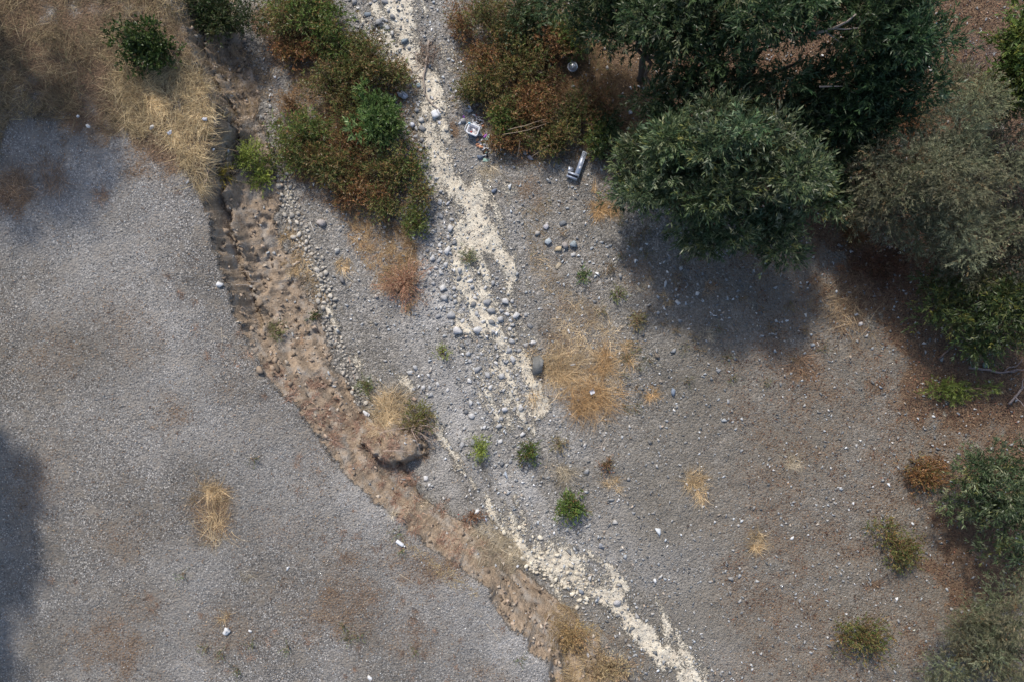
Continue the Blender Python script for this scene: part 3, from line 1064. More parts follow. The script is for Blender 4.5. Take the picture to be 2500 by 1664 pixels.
def shrub(name, px, py, rx, ry, h, label, pal, n=500, nleaf=9, L=.09, W=.022, mat_=None, stems=16, group=None, cat='shrub', slen=.22, stemc=(.22, .15, .10), upb=.5, lobes=6, shell=.25, dens=1.0, spread=.75):
    x, y, z = at(px, py, h * .5)
    k = S * (H - z - h * .5) / H
    o = empty(name, (x, y, z))
    tag(o, label, cat, group)
    ex, ey = rx * k * 1.22, ry * k * 1.22
    lo = []
    for i in range(lobes):
        a = R.random() * 6.283
        r = math.sqrt(R.random()) * .62
        q = .38 + .25 * R.random()
        hh = h * (.42 + .22 * R.random()) * (1 - .35 * r)
        lo.append((ex * r * math.cos(a), ey * r * math.sin(a), hh, ex * q, ey * q, h * .42))
    lo.append((0, 0, h * .5, ex * .62, ey * .62, h * .45))
    me, so_, ax = crown_mesh('foliage', lo, int(n * dens), nleaf, L, W, pal, mat_ or M_LEAF, slen, upb, spread, shell, .5, ragged=3 if n > 100 else 0)
    add('foliage', me, o)
    mb = MB()
    idx = R.choice(len(so_), min(stems, len(so_)), replace=False)
    for i in idx:
        mb.tube(bent((R.normal() * .06, R.normal() * .06, -.05), so_[i] + ax[i] * .15, 5, .2, .08), np.linspace(.016, .004, 5), 4, np.array(stemc) * (.6 + .8 * R.random()))
    add('stems', mb.mesh('stems', M_BARK, True), o)
    return o


def blades(base, d, L, W, cols, droop=.5, seg=3):
    """curved grass blades; base (n,3), d start direction"""
    n = len(base)
    side = unit(np.cross(d, np.array([0, 0, 1.0]) + R.normal(size=(n, 3)) * .6))
    hz_ = d * np.array([1, 1, 0])
    bend_ = side * (R.normal(size=n) * .30)[:, None]
    rows = []
    for i in range(seg + 1):
        u = i / seg
        p = base + d * (L * u)[:, None]
        p = p + hz_ * (L * droop * u * u * .5)[:, None] + bend_ * (L * u * u)[:, None]
        p[:, 2] -= L * droop * u * u * .55
        wd = W * (1 - u * .85)
        rows.append(p - side * wd[:, None] * .5)
        rows.append(p + side * wd[:, None] * .5)
    V = np.stack(rows, 1)
    m = V.shape[1]
    f = []
    for i in range(seg):
        f.append([2 * i, 2 * i + 1, 2 * i + 3, 2 * i + 2])
    F = (np.array(f)[None] + (np.arange(n) * m)[:, None, None]).reshape(-1, 4)
    return V.reshape(-1, 3), F, np.repeat(cols, m, 0)


def tuft(name, px, py, r, label, pal, n=420, h=None, W=.012, droop=.7, lean=(0, 0), rad=.35, group=None, cat='grass', flat=.6, seg=3, xy=None):
    """fountain of dry blades; r in photo pixels"""
    if xy is None:
        x, y, z = at(px, py)
    else:
        x, y = xy
        z = float(gz(x, y))
    rr = r * S
    a = R.random(n) * 6.283
    q = np.sqrt(R.random(n)) * rr * rad * .7
    nc = 2 + int(n / 40)
    cxy = R.normal(size=(nc, 2)) * rr * .36
    ci = R.integers(0, nc, n)
    b = np.stack([np.cos(a) * q + cxy[ci, 0], np.sin(a) * q + cxy[ci, 1], np.full(n, -.02)], 1)
    b[:, 2] += gz(x + b[:, 0], y + b[:, 1]) - z
    cl = R.random(nc) * 6.283
    a2 = np.where(R.random(n) < .6, cl[ci] + R.normal(size=n) * .6, a + R.normal(size=n) * 1.2)
    el = np.abs(R.normal(size=n)) * .45 + flat
    d = unit(np.stack([np.cos(a2) + lean[0], np.sin(a2) + lean[1], el], 1))
    L = (h or rr * 1.05) * (.45 + .75 * R.random(n))
    ctone = (1 + R.normal(size=nc) * .22)[ci][:, None].clip(.5, 1.5)
    v, f, c = blades(b, d, L * .85, W * (.5 + .7 * R.random(n)), pick(pal, n, .3) * ctone, droop * (.6 + .9 * R.random(n)), seg)
    # keep blades on top of the ground
    g = gz(v[:, 0] + x, v[:, 1] + y) - z
    v[:, 2] = np.maximum(v[:, 2], g + .006 + R.random(len(v)) * .01)
    me = rawmesh('blades', v, f, M_STRAW, c)
    o = add(name, me, None, (x, y, z))
    return tag(o, label, cat, group)


def grassfield(name, n, keep, box, pal, label, h=.4, W=.010, droop=.6, tilt=.7, lean=(0, 0), cat='dry grass', seg=2, jit=.2, patch=1.2):
    x = R.uniform(box[0], box[1], n)
    y = R.uniform(box[2], box[3], n)
    m = keep(x, y)
    x, y = x[m], y[m]
    n = len(x)
    # neighbouring blades lean alike
    th = fbm(x, y, patch * 1.5, 3) * 16 + R.normal(size=n) * .9
    d = unit(np.stack([np.cos(th) * tilt + lean[0], np.sin(th) * tilt + lean[1], .35 + R.random(n) * .7], 1))
    L = h * (.4 + .9 * R.random(n)) * (.55 + .9 * fbm(x + 50, y, patch, 3))
    b = np.stack([x, y, gz(x, y) - .01], 1)
    tone = (.35 + 1.35 * fbm(x - 20, y + 9, 1.2, 4))[:, None]
    v, f, c = blades(b, d, L, W * (.6 + .8 * R.random(n)), pick(pal, n, jit) * tone, droop, seg)
    v[:, 2] = np.maximum(v[:, 2], gz(v[:, 0], v[:, 1]) + .005)
    return tag(add(name, rawmesh(name, v, f, M_STRAW, c)), label, cat, None, 'stuff')


def crumbs(name, n, keep, box, pal, label, L=.06, W=.03, cat='litter', lift=.02):
    x = R.uniform(box[0], box[1], n)
    y = R.uniform(box[2], box[3], n)
    m = keep(x, y)
    x, y = x[m], y[m]
    n = len(x)
    d = unit(np.stack([R.normal(size=n), R.normal(size=n), R.normal(size=n) * .25], 1))
    p = np.stack([x, y, gz(x, y) + .012 + R.random(n) * lift], 1)
    v, f, c = leaf_quads(p, d, L * (.5 + R.random(n)), W * (.5 + R.random(n)), pick(pal, n, .25), .15)
    return tag(add(name, rawmesh(name, v, f, M_STRAW, c)), label, cat, None, 'stuff')


def poly_in(P, z):
    Q = XYa(P, z)
    return lambda x, y: inside(x + (fbm(x, y, 1.1, 3) - .5) * .9, y + (fbm(x + 9, y, 1.1, 3) - .5) * .9, Q)


# --- dry grass on the upper terrace
GP = poly_in([(-120, -150), (430, -150), (475, 140), (542, 270), (528, 330), (508, 440), (470, 465), (405, 400), (350, 345), (235, 318), (110, 292), (40, 320), (0, 390), (-120, 420)], PLZ)
grassfield('dry_grass', 52000, lambda x, y: GP(x, y) & (R.random(len(x)) < .12 + 2.2 * (fbm(x, y, 1.1, 4) - .35)), (-17.4, -8.2, 4.2, 12.6), [(4, (.25, .19, .11)), (3, (.36, .28, .16)), (3, (.16, .115, .07)), (2, (.09, .068, .045)), (1, (.13, .13, .065)), (.7, (.50, .40, .24))], 'tall dry golden grass over the upper terrace', .55, .012)
EP = poly_in([(330, 330), (270, 190), (360, 160), (480, 150), (535, 265), (535, 300), (520, 330), (508, 440), (478, 470), (440, 420)], PLZ)
grassfield('golden_edge_grass', 22000, lambda x, y: EP(x, y) & (R.random(len(x)) < .25 + 2.6 * (fbm(x, y, 1.3, 3) - .3)), (-12.6, -8.2, 4.2, 9), [(4, (.62, .48, .27)), (3, (.74, .60, .37)), (2, (.42, .31, .17)), (1, (.24, .17, .095))], 'bright golden grass leaning over the edge of the bank', .5, .012, .6, .75, (.25, -.25))
# sparse brown crumbs on the gravel
crumbs('terrace_litter', 80000, lambda x, y: (s_(plat, x, y) > .9) & (R.random(len(x)) < s_(litter, x, y) ** 1.2 * 1.3 * (.2 + 1.4 * fbm(x, y, 2.5, 3))), (-17, 3, -12.4, 7), [(3, (.22, .145, .095)), (2, (.30, .21, .14)), (2, (.14, .085, .06)), (1, (.38, .29, .19))], 'brown dry plant crumbs strewn over the terrace gravel', .085, .018, lift=.04)
LP = [(3, (.13, .072, .05)), (3, (.20, .12, .075)), (2, (.09, .05, .038)), (1, (.30, .20, .12)), (.6, (.24, .10, .06))]
crumbs('leaf_litter', 85000, lambda x, y: (s_(up, x, y) < .1) & (x > 5.5) & (R.random(len(x)) < np.clip((s_(litter, x, y) - .36) * 2.2, .02, 1)), (5.5, 18.3, -12.4, 12.5), LP, 'reddish brown fallen leaf litter under the trees', .075, .028, lift=.04)
crumbs('thicket_litter', 42000, lambda x, y: (s_(up, x, y) < .5) & (x < 5.5) & (R.random(len(x)) < s_(litter, x, y) ** 1.2), (-9.5, 5.5, -12.4, 12.5), [(3, (.26, .16, .085)), (3, (.34, .23, .12)), (2, (.15, .09, .05))], 'brown dry litter around the creek thickets', .07, .018, lift=.05)
# matted dead grass right of the creek
MP = poly_in([(1380, 150), (1480, 150), (1600, 190), (1640, 280), (1560, 370), (1480, 390), (1430, 280), (1360, 220)], 0)
grassfield('matted_grass', 9000, lambda x, y: MP(x, y), (1, 6, 5, 10), [(3, (.21, .135, .07)), (3, (.28, .19, .10)), (2, (.13, .08, .045))], 'flattened brown dead grass in the clearing beside the willows', .34, .011, .9, 1.4)
# strip of dry grass right of the channel
for nm, P, n, pal, lb, h in [
    ('thicket_undergrowth', [(1110, -20), (1480, -20), (1500, 380), (1420, 400), (1200, 385), (1170, 300), (1130, 240), (1100, 120)], 15000, [(3, (.24, .15, .075)), (2, (.32, .21, .11)), (3, (.14, .085, .045)), (1.2, (.13, .14, .05))], 'brown dead undergrowth filling the thicket above the rubbish', .42),
    ('island_undergrowth', [(660, 60), (860, 80), (1000, 170), (1010, 300), (1020, 480), (960, 540), (800, 470), (690, 400), (720, 280), (700, 180)], 15000, [(3, (.28, .17, .08)), (2, (.38, .25, .13)), (3, (.15, .09, .045)), (1.5, (.13, .14, .045))], 'brown dead undergrowth filling the island thicket', .42),
    ('willow_undergrowth', [(1650, 150), (2000, 130), (2240, 230), (2230, 330), (1900, 330), (1620, 320)], 7000, [(3, (.22, .12, .065)), (2, (.30, .18, .10)), (2, (.12, .07, .04))], 'rusty dead undergrowth seen through the willow crowns', .4),
    ('golden_grass', [(1340, 780), (1400, 750), (1480, 780), (1540, 850), (1520, 960), (1470, 1010), (1400, 960), (1350, 900)], 7000, [(3, (.56, .43, .26)), (3, (.68, .55, .37)), (2, (.38, .28, .165))], 'golden dry grass strip beside the cream channel', .36),
    ('wispy_grass', [(1290, 640), (1330, 600), (1390, 690), (1450, 760), (1370, 790), (1320, 740)], 2600, [(3, (.40, .31, .19)), (2, (.52, .41, .26)), (2, (.26, .19, .11))], 'thin wispy tan grass uphill of the golden clump', .26),
    ('lip_grass', [(985, 1262), (1015, 1290), (1090, 1345), (1165, 1395), (1150, 1415), (1075, 1372), (1000, 1312)], 4200, [(3, (.50, .38, .20)), (2, (.58, .46, .27)), (2, (.34, .25, .14))], 'short golden grass fringe along the lower terrace edge', .16),
    ('toe_grass', [(1320, 1480), (1400, 1490), (1480, 1560), (1500, 1660), (1380, 1660), (1330, 1560)], 9000, [(3, (.42, .31, .17)), (2, (.52, .41, .25)), (2, (.28, .19, .10))], 'tawny dead grass around the golden bushes of the lower bank', .3),
    ('pale_grass', [(1150, 1290), (1200, 1280), (1260, 1320), (1290, 1370), (1250, 1390), (1180, 1350)], 11000, PALE, 'pale dry grass lying over the lower bank slope', .32),
    ('thicket_straw', [(830, 520), (930, 480), (1010, 540), (1020, 640), (1030, 720), (1000, 780), (930, 720), (880, 640)], 13000, [(3, (.44, .30, .15)), (2, (.52, .38, .21)), (2, (.34, .20, .10)), (1, (.20, .12, .06))], 'tawny dead grass trailing from the thicket onto the gravel', .34),
    ('creekside_grass', [(1270, 500), (1340, 480), (1350, 590), (1320, 640), (1280, 600)], 2200, [(3, (.33, .24, .14)), (2, (.42, .32, .19)), (1, (.2, .18, .08))], 'thin tawny grass beside the rock cluster', .2),
    ('bank_straw', [(690, 540), (720, 570), (760, 680), (800, 740), (770, 760), (720, 690)], 5000, STRAW, 'straw coloured grass on the foot of the dirt bank', .28),
    ('understory_rust', [(2060, 600), (2250, 600), (2420, 690), (2300, 760), (2120, 720)], 4500, [(3, (.18, .085, .05)), (2, (.25, .13, .07)), (2, (.10, .055, .035))], 'rust brown dead undergrowth below the grey-green tree', .3),
    ('bank_top_grass', [(460, 90), (560, 100), (650, 150), (640, 260), (640, 350), (570, 330), (540, 270)], 8000, [(3, (.27, .20, .12)), (2, (.36, .27, .16)), (2, (.16, .11, .07))], 'dull dry grass on the head of the bank slope', .32),
]:
    Q = XYa(P, .5)
    f_ = poly_in(P, .3)
    grassfield(nm, n, lambda x, y: f_(x, y) & (R.random(len(x)) < .15 + 1.1 * fbm(x, y, 1.5, 3)), (Q[:, 0].min() - .5, Q[:, 0].max() + .5, Q[:, 1].min() - .5, Q[:, 1].max() + .5), pal, lb, h, .011, .7, .9)

# --- willows and trees
tree('willow_tree', [(1555, 405, 80, 55, 1.6, .8), (1660, 370, 100, 70, 2.6, 1), (1790, 335, 110, 70, 3.2, 1), (1690, 470, 115, 70, 2.4, 1), (1850, 430, 100, 85, 3, 1), (1770, 545, 110, 55, 2, .9),
                     (1890, 560, 80, 50, 1.9, .8), (1960, 470, 60, 60, 2.2, .8), (1560, 470, 60, 40, 1.2, .6), (1680, 560, 60, 35, 1.3, .5), (1870, 330, 80, 60, 3.3, .9)],
     'broad bright-tipped willow spreading over the gravel flat', G_WIL, shoots=5000, nleaf=11, L=.175, W=.037, zs=1.3, limbs=26)
tree('willow_tree', [(1480, 30, 110, 60, 2.6, 1), (1600, 70, 110, 80, 3.6, 1.2), (1690, 150, 100, 80, 3.6, 1.2), (1640, 250, 80, 60, 2.8, .9), (1560, -60, 120, 80, 3.5, 1.2), (1730, 40, 90, 70, 4.2, 1.2)],
     'dark leafy willow beside the brown clearing', G_DARK, shoots=3300, nleaf=11, L=.175, W=.037, limbs=16)
tree('willow_tree', [(1860, 40, 110, 70, 4.8, 1.2), (1780, 240, 70, 60, 3, .9), (1960, 10, 100, 70, 5, 1.2), (1780, -50, 120, 70, 4.5, 1.2), (1900, 230, 80, 50, 3, .9), (1980, 270, 60, 50, 2.8, .8)],
     'dark open-crowned willow with bare limbs and brown gap showing through', G_DARK, shoots=2500, nleaf=11, L=.175, W=.037, limbs=20,
     extra=[([(1828, 195, 2.2), (1890, 178, 2.6), (1965, 147, 3.2)], .10, (.05, .042, .036)), ([(1735, 155, 2.4), (1770, 110, 3.2), (1790, 70, 4)], .07, (.05, .042, .036)), ([(1850, 230, 2), (1880, 190, 2.6)], .05, (.06, .05, .04))])
tree('willow_tree', [(2100, 60, 110, 80, 4.8, 1.3), (2200, 90, 80, 90, 4.4, 1.2), (2180, 210, 80, 70, 3.6, 1.1), (2060, 200, 90, 70, 3.4, 1.1), (2110, 290, 80, 50, 2.8, .9), (2150, -40, 110, 70, 4.8, 1.2), (2010, 300, 60, 50, 2.4, .8)],
     'tall dark green willow with a pale bare branch on top', [(5, (.028, .058, .024)), (3, (.05, .09, .036)), (2, (.09, .13, .055)), (.5, (.17, .21, .12))], shoots=3500, nleaf=11, L=.175, W=.037, limbs=18,
     extra=[([(1977, 85, 4.6), (2035, 70, 5.2), (2070, 52, 5.6), (2090, 35, 5.8)], .05, BARK_L), ([(2035, 70, 5.2), (2065, 72, 5.4), (2100, 68, 5.5)], .025, BARK_L), ([(2018, 80, 5.0), (2050, 103, 5.0)], .02, BARK_L), ([(2000, 212, 4), (2058, 211, 4.1)], .03, BARK_L)])
tree('tamarisk_tree', [(2250, 400, 120, 80, 3, 1.1), (2150, 430, 90, 70, 2.4, .9), (2330, 310, 90, 80, 3, 1), (2350, 450, 110, 80, 3, 1.1), (2190, 520, 90, 60, 2, .8), (2370, 560, 90, 80, 2.4, 1), (2270, 580, 100, 50, 1.8, .7), (2340, 660, 70, 45, 1.4, .6), (2350, 235, 70, 60, 2.4, .8), (2090, 520, 40, 40, 1.4, .5)],
     'feathery grey-green tree with fine soft foliage', G_GREY, shoots=7200, nleaf=14, L=.095, W=.017, mat_=M_FINE, slen=.32, zs=1.15, limbs=30, upb=.3)
tree('willow_tree', [(2010, 390, 60, 50, 2.2, .8), (2080, 350, 60, 45, 2.2, .8), (1960, 330, 50, 40, 2.4, .8), (2040, 470, 40, 50, 1.5, .6)],
     'dark young willow wedged between the broad willow and the grey-green tree', G_DARK, shoots=1100, nleaf=13, L=.15, W=.032, limbs=10, trunk_r=.07)
tree('leafy_tree', [(2490, 90, 60, 60, 3, 1), (2480, 180, 60, 60, 2.8, .9), (2460, 240, 50, 40, 2, .7), (2560, 140, 70, 90, 3, 1)],
     'yellow-green leafy tree by the bare grey shrub', [(4, (.085, .125, .03)), (3, (.13, .17, .045)), (2, (.05, .08, .025)), (.6, (.30, .27, .06))], shoots=1100, nleaf=12, L=.16, W=.045)
tree('dark_tree', [(2450, 350, 60, 70, 2.6, .9), (2480, 460, 60, 80, 2.6, .9), (2500, 570, 60, 70, 2.2, .8), (2440, 620, 50, 50, 1.6, .6)],
     'dull grey-brown tree behind the feathery grey-green one', [(4, (.06, .07, .045)), (3, (.09, .095, .065)), (2, (.05, .04, .03))], shoots=1500, nleaf=14, L=.10, W=.022, mat_=M_FINE)
tree('willow_bush', [(2430, 700, 70, 60, 1.5, .7), (2340, 760, 80, 55, 1.2, .6), (2450, 800, 90, 60, 1.5, .7), (2300, 710, 50, 40, 1.0, .5), (2490, 720, 60, 70, 1.8, .7), (2380, 830, 60, 35, 1, .5)],
     'low dark willow thicket over the reddish litter', [(4, (.045, .075, .026)), (3, (.075, .105, .035)), (1.5, (.12, .13, .05)), (.6, (.26, .24, .05)), (.5, (.22, .25, .18))], shoots=1700, nleaf=11, L=.14, W=.03, limbs=20, trunk_r=.06)
# downstream right bank, continuing the same wood
tree('willow_bush', [(2440, 1190, 80, 80, 1.6, .7), (2480, 1290, 70, 80, 1.8, .8), (2360, 1230, 60, 50, 1.1, .5), (2540, 1200, 70, 90, 2, .8)],
     'green willow bush on the litter downstream of the dark thicket', G_WIL, shoots=1300, nleaf=11, L=.15, W=.032, limbs=14, trunk_r=.06)
tree('tamarisk_tree', [(2470, 1480, 90, 90, 2, .9), (2380, 1560, 80, 70, 1.6, .7), (2500, 1620, 90, 80, 2, .9), (2300, 1630, 60, 50, 1.2, .6)],
     'small grey-green feathery tree far downstream on the right bank', G_GREY, shoots=2600, nleaf=14, L=.10, W=.017, mat_=M_FINE, slen=.34, upb=.3)
# trees beyond the left end of the terrace, whose shade falls on the gravel
for cx_, cy_, r_, h_, lb in [(-17.5, -.4, 1.6, 4.4, 'tall tree beyond the terrace shading its gravel'), (-17.7, -3.8, 1.9, 4.6, 'broad tree beyond the terrace shading its lower gravel'), (-17.7, -7.1, 1.8, 4.4, 'tree farthest down the terrace beyond the gravel'),
                             (-15.9, 10.4, 2.5, 5.0, 'tree uphill of the dry grass terrace')]:
    z_ = float(gz(cx_, cy_))
    o = empty('shade_tree', (cx_, cy_, z_))
    tag(o, lb, 'tree', 'trees beyond the terrace')
    lo = [(R.normal() * r_ * .45, R.normal() * r_ * .45, h_ - .4 + R.normal() * .5, r_ * .6, r_ * .6, 1.1) for _ in range(7)]
    me, so_, ax = crown_mesh('crown', lo, 750, 10, .30, .11, G_OAK, M_LEAF, .4, .3)
    add('crown', me, o)
    mb = MB()
    for l in lo:
        mb.tube(bent((0, 0, 1.4), l[:3], 6, .25), np.linspace(.1, .03, 6), 6, BARK_D)
    mb.tube(bent((0, 0, -.1), (0, 0, 1.6), 4, .1), np.linspace(.2, .13, 4), 8, BARK_D)
    add('trunk', mb.mesh('trunk', M_BARK, True), o)

